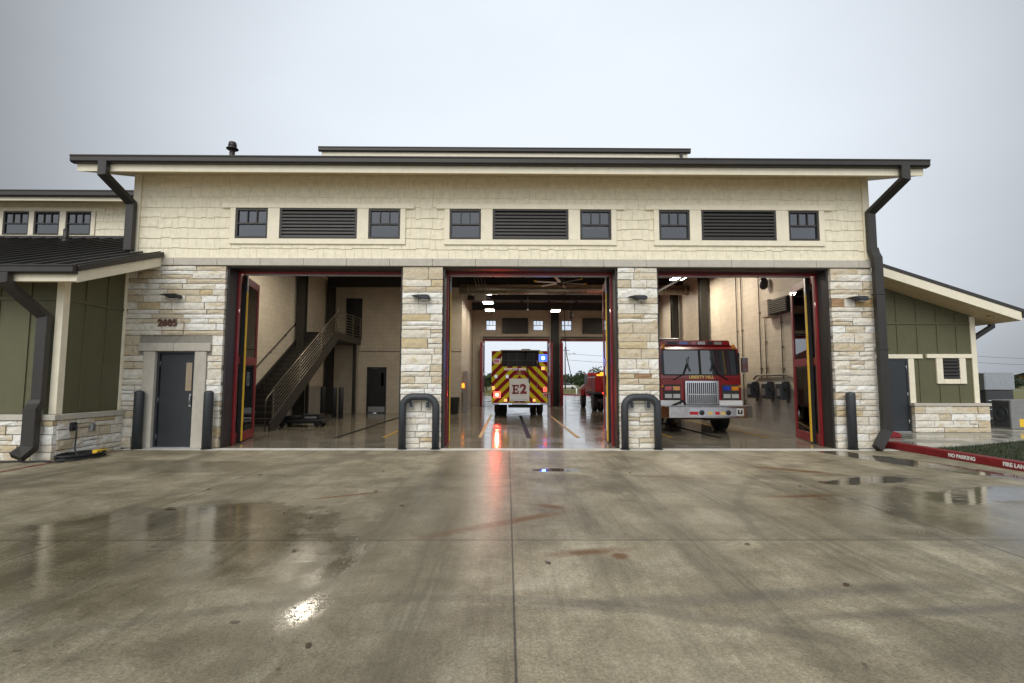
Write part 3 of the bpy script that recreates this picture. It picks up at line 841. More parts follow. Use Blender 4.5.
for a, b in ((-.36, 1.36), (5.0, 6.5)):
    f = MB(); f.box(a, b, 21.84, 21.995, 4.78, 5.80); 
    for k in range(9):
        f.box(a + .05, b - .05, 21.80, 21.838, 4.84 + k * .1, 4.88 + k * .1)
    f.build('louver', 'bronze', ST)
for a, b in FB:
    mb = MB(); mb.box(a - .12, a, 21.9, 22.32, .01, 4.28); mb.box(b, b + .12, 21.9, 22.32, .01, 4.28); mb.box(a - .12, b + .12, 21.9, 22.32, 4.285, 4.42)
    mb.build('red_door_jamb', 'doorred', ST)
    mb = MB(); mb.box(a - .1, b + .1, 21.6, 21.7, 4.45, 4.55); mb.build('door_track', 'bronze', ST)
def rearleaf(p, q):
    P = Vector((p[0], p[1], 0)); Q = Vector((q[0], q[1], 0)); d = (Q - P); L = d.length; d.normalize(); n = Vector((-d.y, d.x, 0))
    f = MB()
    def bx(a, b, z0, z1, t=.03):
        c = [P + d * a - n * t, P + d * b - n * t, P + d * b + n * t, P + d * a + n * t]
        f.hexa([(v.x, v.y, z0) for v in c] + [(v.x, v.y, z1) for v in c])
    bx(0, .15, .03, 4.1); bx(L - .15, L, .03, 4.1); bx(.15, L - .15, .03, .9); bx(.15, L - .15, 1.98, 2.18); bx(.15, L - .15, 3.9, 4.1)
    fo = f.build('folding_door', 'doorred', ST)
    g = MB()
    for z0, z1 in ((.9, 1.98), (2.18, 3.9)):
        c = [P + d * .15 - n * .005, P + d * (L - .15) - n * .005, P + d * (L - .15) + n * .005, P + d * .15 + n * .005]
        g.hexa([(v.x, v.y, z0) for v in c] + [(v.x, v.y, z1) for v in c])
    g.build('pane', 'rearglass', fo)
for a, b in FB:
    rearleaf((a - .04, 21.8), (a - .10, 20.65)); rearleaf((a - .20, 20.7), (a - .14, 21.75))
    rearleaf((b + .04, 21.8), (b + .10, 20.65)); rearleaf((b + .20, 20.7), (b + .14, 21.75))
# cross wall of the rear rooms and the wall along bay two
mb = MB(); wall_y(mb, -8.8, -2.3, .006, 7.2, 13.6, 13.8, [(-6.98, -6.02, 0, 2.28), (-8.15, -7.3, 3.62, 5.75)])
mb.box(-2.5, -2.3, 13.81, 22, .006, 7.2)
mb.build('cross_wall', 'cmuplain', ST)
mb = MB(); mb.box(-7.42, -2.31, 13.585, 13.597, 3.05, 3.08); mb.build('wall_reveal', 'stair', ST)
d = MB(); d.box(-6.98, -6.93, 13.56, 13.72, .01, 2.28); d.box(-6.07, -6.02, 13.56, 13.72, .01, 2.28); d.box(-6.93, -6.07, 13.56, 13.72, 2.23, 2.28); d.box(-6.925, -6.075, 13.63, 13.68, .02, 2.225)
do = d.build('room_door', 'blackpaint', ST)
p = MB(); p.box(-6.30, -6.16, 13.62, 13.629, 1.35, 2.0); p.build('vision_pane', 'doorglass', do)
p = MB(); p.box(-6.91, -6.09, 13.618, 13.629, .05, .32); p.build('kick_plate', 'steelgrey', do)
p = MB(); p.lathe([(.0, 13.55), (.035, 13.56), (.035, 13.60), (.012, 13.605), (.012, 13.629)], (-6.82, 0, 1.02), 'y', 10); p.build('door_handle', 'chrome', do)
d = MB(); d.box(-8.14, -7.31, 13.68, 13.73, 3.63, 5.74); d.box(-7.745, -7.70, 13.66, 13.679, 3.64, 5.73); d.build('room_door', 'blackpaint', ST)
# steel frames
def icol(x, y, z0, z1, s=.32, d=.30):
    mb = MB(); mb.box(x - s / 2, x + s / 2, y - d / 2, y - d / 2 + .03, z0, z1); mb.box(x - s / 2, x + s / 2, y + d / 2 - .03, y + d / 2, z0, z1); mb.box(x - .02, x + .02, y - d / 2 + .03, y + d / 2 - .03, z0, z1)
    return mb.build('steel_column', 'stair', ST)
for y in (9.2, 12.7):
    icol(-8.55, y, .01, 6.4)
for y in (9.2, 12.9, 16.4, 19.6):
    icol(8.2, y, .01, 6.4)
icol(3.13, 21.7, .01, 6.2, .50, .3).data.materials[0] = M['black']
for y in (4.4, 8.2, 12.0, 15.8, 19.6):
    mb = MB(); x0 = -8.5 if y < 13 else -2.2
    z = 6.02
    mb.box(x0, 8.35, y - .13, y + .13, z, z + .035); mb.box(x0, 8.35, y - .13, y + .13, z + .42, z + .455); mb.box(x0, 8.35, y - .015, y + .015, z + .035, z + .42)
    mb.build('roof_beam', 'darkceil', ST)
for k in range(10):
    x = -8.0 + k * 1.78
    mb = MB()
    for (ya, yb) in ((.5, 11.0), (11.0, 21.9)):
        za, zb2 = (zr(ya) if ya < 11 else zr(11)) - .3, (zr(yb) if yb <= 11 else zr(11) - (yb - 11) / 3) - .3
        mb.hexa([(x - .05, ya, za - .16), (x + .05, ya, za - .16), (x + .05, yb, zb2 - .16), (x - .05, yb, zb2 - .16), (x - .05, ya, za), (x + .05, ya, za), (x + .05, yb, zb2), (x - .05, yb, zb2)])
    mb.build('roof_joist', 'darkceil', ST)
mb = MB(); 
mb.hexa([(-8.6, .45, zr(.45) - .3), (8.45, .45, zr(.45) - .3), (8.45, 11, zr(11) - .3), (-8.6, 11, zr(11) - .3), (-8.6, .45, zr(.45) - .27), (8.45, .45, zr(.45) - .27), (8.45, 11, zr(11) - .27), (-8.6, 11, zr(11) - .27)])
zz = zr(11) - 11 / 3.
mb.hexa([(-8.6, 11, zr(11) - .3), (8.45, 11, zr(11) - .3), (8.45, 22, zz - .3), (-8.6, 22, zz - .3), (-8.6, 11, zr(11) - .27), (8.45, 11, zr(11) - .27), (8.45, 22, zz - .27), (-8.6, 22, zz - .27)])
mb.build('ceiling_deck', pm('grey_deck', (.30, .29, .27), .5, .1), ST)

# ---- left wing
WX = -8.98
mb = MB(); mb.box(-21, WX, -1.72, -1.52, .8, 3.62); mb.box(WX - .2, WX, -1.519, .02, .8, 3.55)
mb.prism([(-1.519, 3.551), (-1.519, 3.72), (.02, 4.34), (.02, 3.551)], 'x', WX - .2, WX)
x = -20.8
while x < WX - .1:
    mb.box(x - .025, x + .025, -1.745, -1.721, .88, 3.6); x += .62
for y in (-1.16, -.58): mb.box(WX + .001, WX + .022, y - .025, y + .025, .88, 3.5 + (y + 2) * .33)
mb.box(WX + .0015, WX + .026, -1.6, .0, 3.17, 3.23); mb.box(-20.9, WX - .1, -1.75, -1.7215, 3.17, 3.23)
mb.build('green_board_wall', 'green', ST)
mb = MB(); mb.box(WX - .12, WX + .03, -1.755, -1.60, .885, 3.64); mb.build('corner_board', 'trim', ST, bevel=.006)
mb = MB(); mb.box(WX + .001, WX + .03, -.11, -.03, .885, 4.28); mb.build('corner_board', 'trim', ST, bevel=.004)
mb = MB()
ashlar(mb, -21, -8.90, -.05, .765, lambda u0, u1, d, z0, z1: rough_block(mb, u0, u1, -1.84 - d, -1.74, z0, z1), (), 0, 41)
ashlar(mb, -1.75, -.03, -.05, .765, lambda u0, u1, d, z0, z1: rough_block(mb, u0, u1, -8.90 - d + .0, -8.82, z0, z1, 0, lambda p: (-8.90 - (p[1] + 8.90), p[0], p[2])), (), 0, 42)
mb.box(-21, -8.94, -1.81, -1.54, -.1, .762, 1); mb.box(-9.2, -8.94, -1.54, .0, -.1, .762, 1)
mb.build('stone_base', ['stone', 'mortar'], ST)
mb = MB(); 
x = -21
while x < -8.90:
    w = min(1.3, -8.84 - x); 
    if -8.84 - (x + w) < .4: w = -8.84 - x
    mb.box(x + .003, x + w - .003, -1.89, -1.74, .768, .88); x += w
mb.box(WX + .0, -8.84, -1.735, -.88, .768, .88); mb.box(WX, -8.84, -.874, -.06, .768, .88)
mb.build('stone_sill', 'cast', ST, bevel=.008)
def zp(y): return 3.66 + (y + 2.4) * .365
mb = MB(); XR = -8.19
def slope(mb, xa, xb, ya, yb, t0, t1, m=0):
    mb.hexa([(xa, ya, zp(ya) + t0), (xb, ya, zp(ya) + t0), (xb, yb, zp(yb) + t0), (xa, yb, zp(yb) + t0), (xa, ya, zp(ya) + t1), (xb, ya, zp(ya) + t1), (xb, yb, zp(yb) + t1), (xa, yb, zp(yb) + t1)], m)
slope(mb, -24, XR, -2.4, -.04, 0, .06); slope(mb, -24, -8.96, -.04, 4.0, 0, .06)
x = -23.8
while x < XR - .05:
    slope(mb, x, x + .03, -2.4, -.04 if x > -9.0 else 4.0, .061, .10); x += .42
lr = mb.build('wing_roof', 'roof', ST)
mb = MB(); slope(mb, XR + .001, XR + .05, -2.4, -.055, -.04, .078); mb.build('drip_edge', 'bronze', lr)
mb = MB(); slope(mb, XR - .04, XR - .002, -2.35, -.06, -.265, -.042); mb.box(-24, XR - .002, -2.38, -2.351, 3.43, 3.64); mb.build('fascia_board', 'trim', lr, bevel=.004)
mb = MB(); slope(mb, -24, XR - .045, -2.35, -.06, -.26, -.235); mb.build('soffit', 'soffit', lr)
mb = MB(); mb.prism(gutter_prof(-2.385, 3.56, .14, .17), 'x', -24, XR + .02); mb.build('gutter', 'bronze', lr, bevel=.004)
mb = MB(); mb.box(-24, -8.97, 3.86, 3.94, 5.9, 6.10); mb.build('flashing', 'bronze', lr)
mb = MB(); mb.cyl((-13.05, 2.9, 5.5), (-13.05, 2.9, 6.02), .07, 14); mb.lathe([(.12, 5.60), (.075, 5.72)], (-13.05, 2.9, 0)); mb.build('roof_vent_pipe', 'bronze', lr)
# lower downspout
mb = MB()
mb.rtube([(-9.46, -2.48, 3.58), (-9.46, -2.48, 3.40), (-9.20, -1.88, 2.82), (-9.20, -1.88, 1.10)], .21, .12, up=(0, 1, 0))
mb.rtube([(-9.20, -1.89, 1.16), (-9.20, -1.93, 1.06), (-9.19, -2.0, .98), (-9.19, -2.0, .26), (-9.25, -2.2, .10)], .25, .14, up=(0, 1, 0))
mb.build('downspout', 'bronze', ST, bevel=.008)
# upper left wing wall, windows, roof
mb = MB()
UW = [(-16.0, -15.2), (-15.03, -14.23), (-14.03, -13.24), (-17.05, -16.2), (-18.05, -17.25)]
UZ0, UZ1 = 6.17, 6.91
wall_y(mb, -24, -8.95, 5.6, 7.35, 4.03, 4.3, [(a, b, UZ0, UZ1) for a, b in UW])
mb.build('upper_wing_wall', 'trim', ST)
mb = MB(); r = random.Random(8)
for i in range(6):
    z = 5.86 + .25 * i
    for s, e in subtract(-13.08, -8.97, []):
        u = s
        while u < e - 1e-3:
            w = min(r.uniform(.12, .3), e - u); drop = r.choice([0, .012, .022])
            mb.hexa([(u + .002, 3.98, z - drop), (u + w - .002, 3.98, z - drop), (u + w - .002, 4.031, z - drop), (u + .002, 4.031, z - drop), (u + .002, 4.0, min(z + .26, 7.3)), (u + w - .002, 4.0, min(z + .26, 7.3)), (u + w - .002, 4.031, min(z + .26, 7.3)), (u + .002, 4.031, min(z + .26, 7.3))])
            u += w
mb.build('shingle_siding', 'siding', ST)
mb = MB(); mb.box(-24, -12.8, 3.965, 4.03, 6.93, 7.05); mb.box(-24, -13.1, 3.975, 4.03, 6.02, 6.15)
xs = sorted([x for w in UW for x in w] )
prev = -24
for a, b in sorted(UW) + [(-13.1, -13.1)]:
    mb.box(prev + .004, a - .004, 3.972, 4.03, 6.155, 6.925); prev = b
mb.build('window_trim', 'trim', ST, bevel=.004)
for a, b in UW:
    f = MB(); t = .045
    f.box(a, a + t, 3.99, 4.08, UZ0, UZ1); f.box(b - t, b, 3.99, 4.08, UZ0, UZ1); f.box(a + t, b - t, 3.99, 4.08, UZ0, UZ0 + t); f.box(a + t, b - t, 3.99, 4.08, UZ1 - t, UZ1)
    zm = UZ0 + .36; f.box(a + t, b - t, 3.995, 4.07, zm - .018, zm + .018)
    for s in (1, 2):
        x = a + t + (b - a - 2 * t) * s / 3; f.box(x - .012, x + .012, 4.0, 4.06, zm + .018, UZ1 - t)
    fo = f.build('window', 'bronze', ST)
    p = MB(); p.box(a + t, b - t, 4.03, 4.036, UZ0 + t, UZ1 - t); p.build('pane', 'glass', fo)
mb = MB()
mb.hexa([(-24, 3.35, 7.26), (-8.96, 3.35, 7.26), (-8.96, 9, 9.12), (-24, 9, 9.12), (-24, 3.35, 7.32), (-8.96, 3.35, 7.32), (-8.96, 9, 9.18), (-24, 9, 9.18)])
x = -23.8
while x < -9:
    mb.hexa([(x, 3.35, 7.32), (x + .03, 3.35, 7.32), (x + .03, 9, 9.18), (x, 9, 9.18), (x, 3.35, 7.36), (x + .03, 3.35, 7.36), (x + .03, 9, 9.22), (x, 9, 9.22)]); x += .42
ur = mb.build('upper_wing_roof', 'roof', ST)
mb = MB(); mb.box(-24, -8.96, 3.36, 3.39, 7.05, 7.25); mb.build('fascia_board', 'trim', ur)
mb = MB(); mb.hexa([(-24, 3.4, 7.06), (-8.96, 3.4, 7.06), (-8.96, 4.02, 7.22), (-24, 4.02, 7.22), (-24, 3.4, 7.08), (-8.96, 3.4, 7.08), (-8.96, 4.02, 7.24), (-24, 4.02, 7.24)]); mb.build('soffit', 'soffit', ur)
mb = MB(); mb.prism(gutter_prof(3.355, 7.15, .14, .19), 'x', -24, -8.97); mb.build('gutter', 'bronze', ur)

# ---- right wing
RY = 3.1
def zw(x): return 4.97 - (x - 10.59) * .3275
mb = MB()
mb.prism([(8.74, .1), (8.74, zw(8.74) - .35), (13.95, zw(13.95) - .35), (13.95, .1)], 'y', RY, RY + .2)
mb.box(13.75, 13.95, RY + .2, 18, .1, zw(13.95) - .38)
for x in (9.3, 9.88, 10.46, 11.05, 11.65, 12.25, 12.85, 13.43):
    segs = [(2.4, zw(x) - .4)] if x > 10.9 and x < 11.9 else [(.95, 1.48), (2.42, zw(x) - .4)] if 12.75 < x < 13.65 else [(.95, zw(x) - .4)]
    for a, b in segs: mb.box(x - .022, x + .022, RY - .022, RY - .001, a, b)
mb.box(8.76, 13.84, RY - .026, RY - .002, 3.29, 3.35)
mb.build('green_board_wall', 'green', ST)
mb = MB(); mb.box(13.83, 13.98, RY - .04, RY - .001, .955, zw(13.9) - .36); mb.build('corner_board', 'trim', ST, bevel=.005)
mb = MB(); mb.box(10.62, 12.33, RY - .06, RY - .001, 2.265, 2.39); mb.box(11.90, 12.07, RY - .05, RY - .001, .955, 2.26); mb.box(10.75, 10.94, RY - .05, RY - .001, .11, 2.26)
mb.build('door_trim', 'trim', ST, bevel=.005)
mb = MB(); mb.box(12.46, 13.825, RY - .06, RY - .001, 2.28, 2.40); mb.box(12.74, 12.93, RY - .05, RY - .001, 1.52, 2.275); mb.box(13.43, 13.62, RY - .05, RY - .001, 1.52, 2.275); mb.box(12.935, 13.425, RY - .05, RY - .001, 1.52, 1.66)
mb.build('window_trim', 'trim', ST, bevel=.005)
f = MB(); a, b = 12.935, 13.425
f.box(a, b, RY - .012, RY - .002, 1.665, 2.275, 1)
for k in range(6):
    z = 1.68 + k * .1
    f.hexa([(a, RY - .06, z), (b, RY - .06, z), (b, RY - .05, z), (a, RY - .05, z), (a, RY - .02, z + .07), (b, RY - .02, z + .07), (b, RY - .012, z + .07), (a, RY - .012, z + .07)])
f.build('louver', ['bronze', 'black'], ST)
d = MB(); d.box(10.945, 11.0, RY - .03, RY - .001, .11, 2.26); d.box(11.84, 11.895, RY - .03, RY - .001, .11, 2.26); d.box(11.0, 11.84, RY - .03, RY - .001, 2.21, 2.26); d.box(11.005, 11.835, RY - .016, RY - .0012, .13, 2.205)
do = d.build('entry_door', 'doorgrey', ST)
for z in (.4, 1.2, 2.0):
    p = MB(); p.cyl((11.838, RY - .03, z - .06), (11.838, RY - .03, z + .06), .014, 8); p.build('hinge', 'steelgrey', do)
p = MB(); p.box(11.0, 11.84, RY - .09, RY - .017, .105, .128); p.build('door_sill', 'steelgrey', do)
mb = MB()
ashlar(mb, 11.90, 14.12, .105, .865, lambda u0, u1, d, z0, z1: rough_block(mb, u0, u1, RY - .16 - d, RY - .05, z0, z1), (), 0, 51)
ashlar(mb, RY - .16, RY + 3, .105, .865, lambda u0, u1, d, z0, z1: rough_block(mb, u0, u1, 14.10 + d, 14.0, z0, z1, 0, lambda p: (p[1], p[0], p[2])), (), 0, 52)
mb.box(11.92, 14.08, RY - .13, RY - .002, .1, .86, 1); mb.box(13.96, 14.06, RY, RY + 3, .1, .86, 1)
mb.build('stone_base', ['stone', 'mortar'], ST)
mb = MB(); mb.box(11.88, 12.9, RY - .21, RY - .002, .868, .95); mb.box(12.906, 14.16, RY - .21, RY - .002, .868, .95); mb.box(13.96, 14.16, RY, RY + 3, .868, .95); mb.build('stone_sill', 'cast', ST, bevel=.008)
def rslope(mb, xa, xb, ya, yb, t0, t1):
    mb.hexa([(xa, ya, zw(xa) + t0), (xb, ya, zw(xb) + t0), (xb, yb, zw(xb) + t0), (xa, yb, zw(xa) + t0), (xa, ya, zw(xa) + t1), (xb, ya, zw(xb) + t1), (xb, yb, zw(xb) + t1), (xa, yb, zw(xa) + t1)])
mb = MB(); rslope(mb, 8.745, 14.72, 2.3, 18, -.06, 0); rr = mb.build('wing_roof', 'roof', ST)
mb = MB(); rslope(mb, 8.745, 14.74, 2.27, 2.298, -.085, .015); mb.build('drip_edge', 'bronze', rr)
mb = MB(); rslope(mb, 8.745, 14.60, 2.285, 2.33, -.34, -.088); mb.box(14.60, 14.63, 2.29, 18, zw(14.6) - .34, zw(14.6) - .09); mb.build('fascia_board', 'trim', rr)
mb = MB(); rslope(mb, 8.745, 14.59, 2.335, 18, -.34, -.315); mb.lathe([(.07, zw(14.1) - .40), (.07, zw(14.1) - .34)], (14.1, 2.7, 0), n=16); mb.build('soffit', 'soffit', rr)
mb = MB(); mb.prism([(14.64, 3.40), (14.64, 3.58), (14.80, 3.58), (14.80, 3.44), (14.76, 3.40)], 'y', 2.25, 18); mb.build('gutter', 'bronze', rr)
mb = MB(); mb.rtube([(14.7, 3.3, 3.42), (14.7, 3.3, 3.25), (14.05, 3.3, 2.85), (14.05, 3.3, .3)], .12, .12, up=(0, 1, 0)); mb.build('downspout', 'bronze', ST)

# ------------------------------------------------------------------ floor markings (paint on the bay floor)
def paint(name, x, y0, y1, w, m, label):
    mb = MB(); mb.box(x - w / 2, x + w / 2, y0, y1, .0085, .0095)
    o = mb.build(name, m); struct(o)
for x in (-3.42, -.76, 1.97, 4.58, 7.30): paint('floor_line', x, 2.35, 12.4, .10, 'floorline', '')
for x in (-4.71, .60, 5.9): paint('floor_stripe', x, 2.2, 11.6, .13, 'floorblack', '')
mb = MB(); mb.prism([(-8.66, -.33), (-8.60, -.33), (-8.53, -3.6), (-8.59, -3.6)], 'z', .0045, .0055)
struct(mb.build('painted_fire_line', 'curbred'))

# ------------------------------------------------------------------ kerbs
K = thing('red_kerb', 'long red painted kerb lettered NO PARKING FIRE LANE at right edge', 'kerb', (9.1, .35, 0))
mb = MB()
prof = [(-.11, 0), (-.095, .13), (-.08, .15), (.11, .15), (.11, 0)]
ys = [.12, -.1, -2, -4, -6, -8, -10, -12, -14.3]
vs = []; n = len(prof)
for i, y in enumerate(ys):
    k = .55 if i == 0 else 1
    vs += [(u, y, w * k) for u, w in prof]
fs = []
for i in range(len(ys) - 1):
    for j in range(n): fs.append((i * n + j, i * n + (j + 1) % n, (i + 1) * n + (j + 1) % n, (i + 1) * n + j))
fs += [tuple(range(n)), tuple((len(ys) - 1) * n + j for j in range(n - 1, -1, -1))]
mb.add(vs, fs); mb.build('kerb_stone', 'curbred', K, bevel=.008)
rotk = (PI / 2 - .0, 0, -PI / 2)
text('lettering', 'NO PARKING', .10, 'letterwhite', K, (-.106, -2.2, .075), rotk, .002, .004)
text('lettering', 'FIRE LANE', .10, 'letterwhite', K, (-.106, -3.28, .075), rotk, .002, .004)
mb = MB(); mb.prism([(-.35, 0), (.35, 0), (.30, .12), (.12, .17), (-.3, .17)], 'y', -.08, .1)
o = mb.build('red_kerb', 'curbred', None, bevel=.02, origin=(0, 0, 0)); o.location = (10.05, 1.55, .10); tag(o, 'short red kerb stub on the sidewalk before the grey side door', 'kerb')

# ------------------------------------------------------------------ bollards
def bollard(loc, label, h=1.31):
    b = thing('bollard', label, 'bollard', loc, 0, 'straight grey bollards')
    mb = MB()
    mb.lathe([(.102, .0), (.102, h - .05), (.097, h - .02), (.083, h - .003), (.045, h + .012), (0, h + .015)], n=28); mb.build('sleeve', 'sleeve', b)
    mb = MB(); mb.lathe([(.12, 0), (.12, .012), (.103, .02)], n=28); mb.build('base_collar', 'black', b)
    return b
B1 = bollard((-8.42, -.2, .006), 'dark grey bollard left of the grey entry door by green wall')
dup(B1, (-6.84, -.2, .006), label='dark grey bollard between grey entry door and left bay opening')
dup(B1, (7.96, -.18, .006), label='dark grey bollard before the far right stone pier')
dup(B1, (-7.9, 10.1, .004), label='thin dark bollard inside left bay nearest the stair underside')
dup(B1, (-7.45, 10.25, .004), label='middle of the three bollards inside left bay')
dup(B1, (-7.12, 10.1, .004), label='rightmost of the three bollards inside left bay')
def uguard(loc, label):
    g = thing('pipe_guard', label, 'bollard', loc, 0, 'arched pipe guards')
    mb = MB(); r = .085; hw = .38; H = 1.19; R = .24
    pts = [(-hw, 0, 0), (-hw, 0, H - R)]
    for k in range(1, 9):
        a = PI - k * PI / 16; pts.append((-hw + R + R * math.cos(a), 0, H - R + R * math.sin(a)))
    for k in range(0, 9):
        a = PI / 2 - k * PI / 16; pts.append((hw - R + R * math.cos(a), 0, H - R + R * math.sin(a)))
    pts.append((hw, 0, 0))
    mb.tube(pts, r, 20, up=(0, 1, 0)); mb.build('bent_pipe', 'sleeve', g)
    for s in (-1, 1):
        mb = MB(); mb.lathe([(.11, 0), (.11, .012), (.086, .018)], (s * hw, 0, 0), n=20); mb.build('base_collar', 'black', g)
    return g
U1 = uguard((-2.02, -.2, .006), 'dark grey arched pipe guard before pier between left and middle bays')
dup(U1, (3.08, -.2, .006), label='dark grey arched pipe guard before pier beside the red fire engine')

# ------------------------------------------------------------------ wall lamps
def wlamp(x, label):
    w = thing('wall_lamp', label, 'wall lamp', (x, -.03, 3.53), 0, 'dark wall lamps on the stone piers')
    mb = MB()
    mb.prism([(-.24, .02), (-.1, .045), (.12, .05), (.19, .03), (.2, -.03), (.16, -.06), (.0, -.06), (-.12, -.005)], 'y', -.20, 0); mb.build('housing', 'blackpaint', w, bevel=.015)
    mb = MB(); mb.box(.0, .15, -.17, -.04, -.072, -.061); mb.build('lens', 'whitelens', w)
    return w
L1 = wlamp(-7.86, 'dark wall lamp above the house number on left pier')
dup(L1, (-2.02, -.03, 3.53), label='dark wall lamp on pier between left and middle bays')
dup(L1, (3.08, -.03, 3.53), label='dark wall lamp on pier between middle and right bays')
dup(L1, (8.3, -.03, 3.53), label='dark wall lamp on far right stone pier')
n = thing('house_number', 'brown metal house number on the stone above entry door', 'house number', (-7.97, -.04, 2.9))
text('digits', '2605', .225, 'letterbrown', n, (0, -.02, 0), (PI / 2, 0, 0), .012, .008)

# ------------------------------------------------------------------ cable coil, outlets
c = thing('cable_coil', 'black cable coiled on the ground against stone base', 'cable', (-8.54, -1.58, 0))
mb = MB(); r = random.Random(4); pts = []
for i in range(7 * 26):
    a = 2 * PI * i / 26
    R = .24 + .05 * math.sin(i * .05) + r.uniform(-.012, .012)
    pts.append((R * 1.05 * math.cos(a), R * 1.75 * math.sin(a), .02 + .012 * (i / 26) + r.uniform(-.004, .004)))
mb.tube(pts, .014, 7)
mb.build('coil', 'black', c)
mb = MB(); mb.tube([(-.27, .16, .62), (-.24, .15, .58), (-.22, .12, .40), (-.19, .07, .2), (-.12, .02, .09), (.0, -.03, .06)], .016, 8); mb.build('cable_lead', 'black', c)
mb = MB(); mb.box(-.02, .08, .30, .50, .05, .12); mb.cyl((.03, .50, .08), (.03, .62, .08), .03, 10); mb.build('plug', 'yellow', c, bevel=.01)
o = MB(); o.box(-8.89, -8.83, -1.49, -1.35, .53, .70); o.cyl((-8.83, -1.42, .615), (-8.80, -1.42, .615), .045, 14)
tag(o.build('outlet_box', 'blackpaint', bevel=.01), 'black outlet box on stone base feeding the cable', 'outlet', 'outlet boxes')
o = MB(); o.box(-8.89, -8.83, -1.0, -.88, .48, .64); o.box(-8.83, -8.82, -.99, -.89, .49, .63)
tag(o.build('outlet_box', 'steelgrey', bevel=.01), 'small grey outlet box on stone base above cable coil', 'outlet', 'outlet boxes')
c = MB(); pts = [(-9.9 + .1 * i, -2.15 + .05 * math.sin(i * 1.3), .012) for i in range(16)]; c.tube(pts, .013, 7)
pts = [(-9.8 + .09 * i, -2.09 + .06 * math.sin(i * 1.1 + 2), .014) for i in range(14)]; c.tube(pts, .013, 7)
tag(c.build('cable', 'black'), 'loose black cable lying below the left downspout', 'cable')

# ------------------------------------------------------------------ wet leaves blown onto the slab
r = random.Random(17)
for k in range(16):
    x, y = ((r.uniform(-4.5, 4.5), r.uniform(-9.3, -3)) if k else (-4.05, -5.75))
    a = r.uniform(0, 6.28); q = r.uniform(.022, .045) if k else .07; c_, s_ = math.cos(a), math.sin(a)
    mb = MB(); ring = []
    for i in range(10):
        t = 2 * PI * i / 10; u = q * math.cos(t); w = q * .5 * math.sin(t) * (1 + .25 * math.sin(3 * t))
        ring.append((u * c_ - w * s_, u * s_ + w * c_, .003 + .35 * abs(w) + r.uniform(0, .003)))
    ring += [(p[0] * .98, p[1] * .98, p[2] + .002) for p in ring]
    mb.add(ring, [tuple(range(9, -1, -1)), tuple(range(10, 20))] + [(i, (i + 1) % 10, (i + 1) % 10 + 10, i + 10) for i in range(10)])
    o = mb.build('fallen_leaf', 'deadleaf'); o.location = (x, y, 0)
    tag(o, 'small dark wet leaf lying on the concrete driveway', 'leaf', 'wet leaves on the driveway')

# ------------------------------------------------------------------ roof vent
v = thing('roof_vent', 'round capped dark vent pipe standing on the main roof', 'roof vent', (-7.78, 2.0, 7.45))
mb = MB(); mb.cyl((0, 0, 0), (0, 0, .70), .072, 20); mb.build('pipe', 'bronze', v)
mb = MB(); mb.lathe([(.0, .62), (.155, .62), (.16, .64), (.105, .665), (.105, .71), (.112, .715), (.112, .745), (.105, .75), (.105, .79), (.09, .825), (0, .84)], n=24); mb.build('cap', 'bronze', v)
v = thing('roof_vent', 'low dark vent hood beside right end of the raised roof', 'roof vent', (7.62, 7.2, zr(7.2) + .07))
mb = MB(); mb.cyl((0, 0, -.05), (0, 0, .85), .07, 14); mb.lathe([(.16, .80), (.16, .92), (.1, .98), (0, .99)], n=18); mb.build('hood', 'bronze', v)

# ------------------------------------------------------------------ staircase (left bay)
stair = thing('staircase', 'dark steel staircase with barred railing inside the left bay', 'staircase', (-7.38, 4.1, 0))
N = 19; run = 6.0 / N; rise = 3.5 / N; wd = 1.36
mb = MB()
for sx in (.0, -wd - .06):
    mb.prism([(-.1, 0), (.30, 0), (6.1, 3.36), (6.1, 3.70), (5.85, 3.70), (-.1, .26)], 'x', sx, sx + .05)
mb.build('stringer', 'stair', stair)
for i in range(N):
    y = i * run; z = (i + 1) * rise
    mb = MB(); mb.box(-wd - .008, -.003, y, y + run + .02, z - .035, z); mb.box(-wd - .008, -.003, y + run - .015, y + run, z, z + rise - .036); mb.box(-wd - .005, -.006, y - .004, y + .035, z, z + .004, 1)
    mb.build('tread', ['stair', 'rail'], stair)
mb = MB(); mb.box(-wd - .06, .05, 6.05, 9.48, 3.38, 3.70); mb.build('landing', 'stair', stair)
mb = MB()
for k in range(8):
    o_ = .16 + k * .125
    mb.tube([(.025, .1, .12 + o_ + .17), (.025, 6.0, 3.55 + o_ + .02), (.025, 9.4, 3.60 + o_ + .06)], .013 if k < 7 else .022, 8)
for y in (.1, 2.1, 4.1, 6.0, 7.1, 8.2, 9.4):
    z = .2 + y * 3.45 / 6. if y < 6 else 3.62
    mb.box(.005, .045, y - .02, y + .02, z, z + 1.12)
mb.tube([(.025, .1, 1.29), (.025, -.38, 1.0), (.025, -.40, .92), (.025, -.38, .02)], .018, 8)
mb.build('railing', 'rail', stair)
mb = MB(); mb.tube([(-wd - .02, -.2, .95), (-wd - .02, 0, .98), (-wd - .02, 5.6, 4.28), (-wd - .02, 5.9, 4.36), (-wd - .08, 5.95, 4.36)], .02, 8)
for k in range(5):
    y = .4 + k * 1.25; z = .98 + y * 3.3 / 5.6
    mb.tube([(-wd - .02, y, z - .02), (-wd - .02, y, z - .08), (-wd - .13, y, z - .1)], .010, 6)
mb.build('handrail', 'stair', stair)
mb = MB(); mb.box(-.16, -.02, 8.9, 9.04, 0, 3.378); mb.build('support_post', 'stair', stair)
mb = MB(); mb.box(-wd, -wd + .12, 6.2, 6.32, 0, 3.378); mb.build('support_post', 'stair', stair)
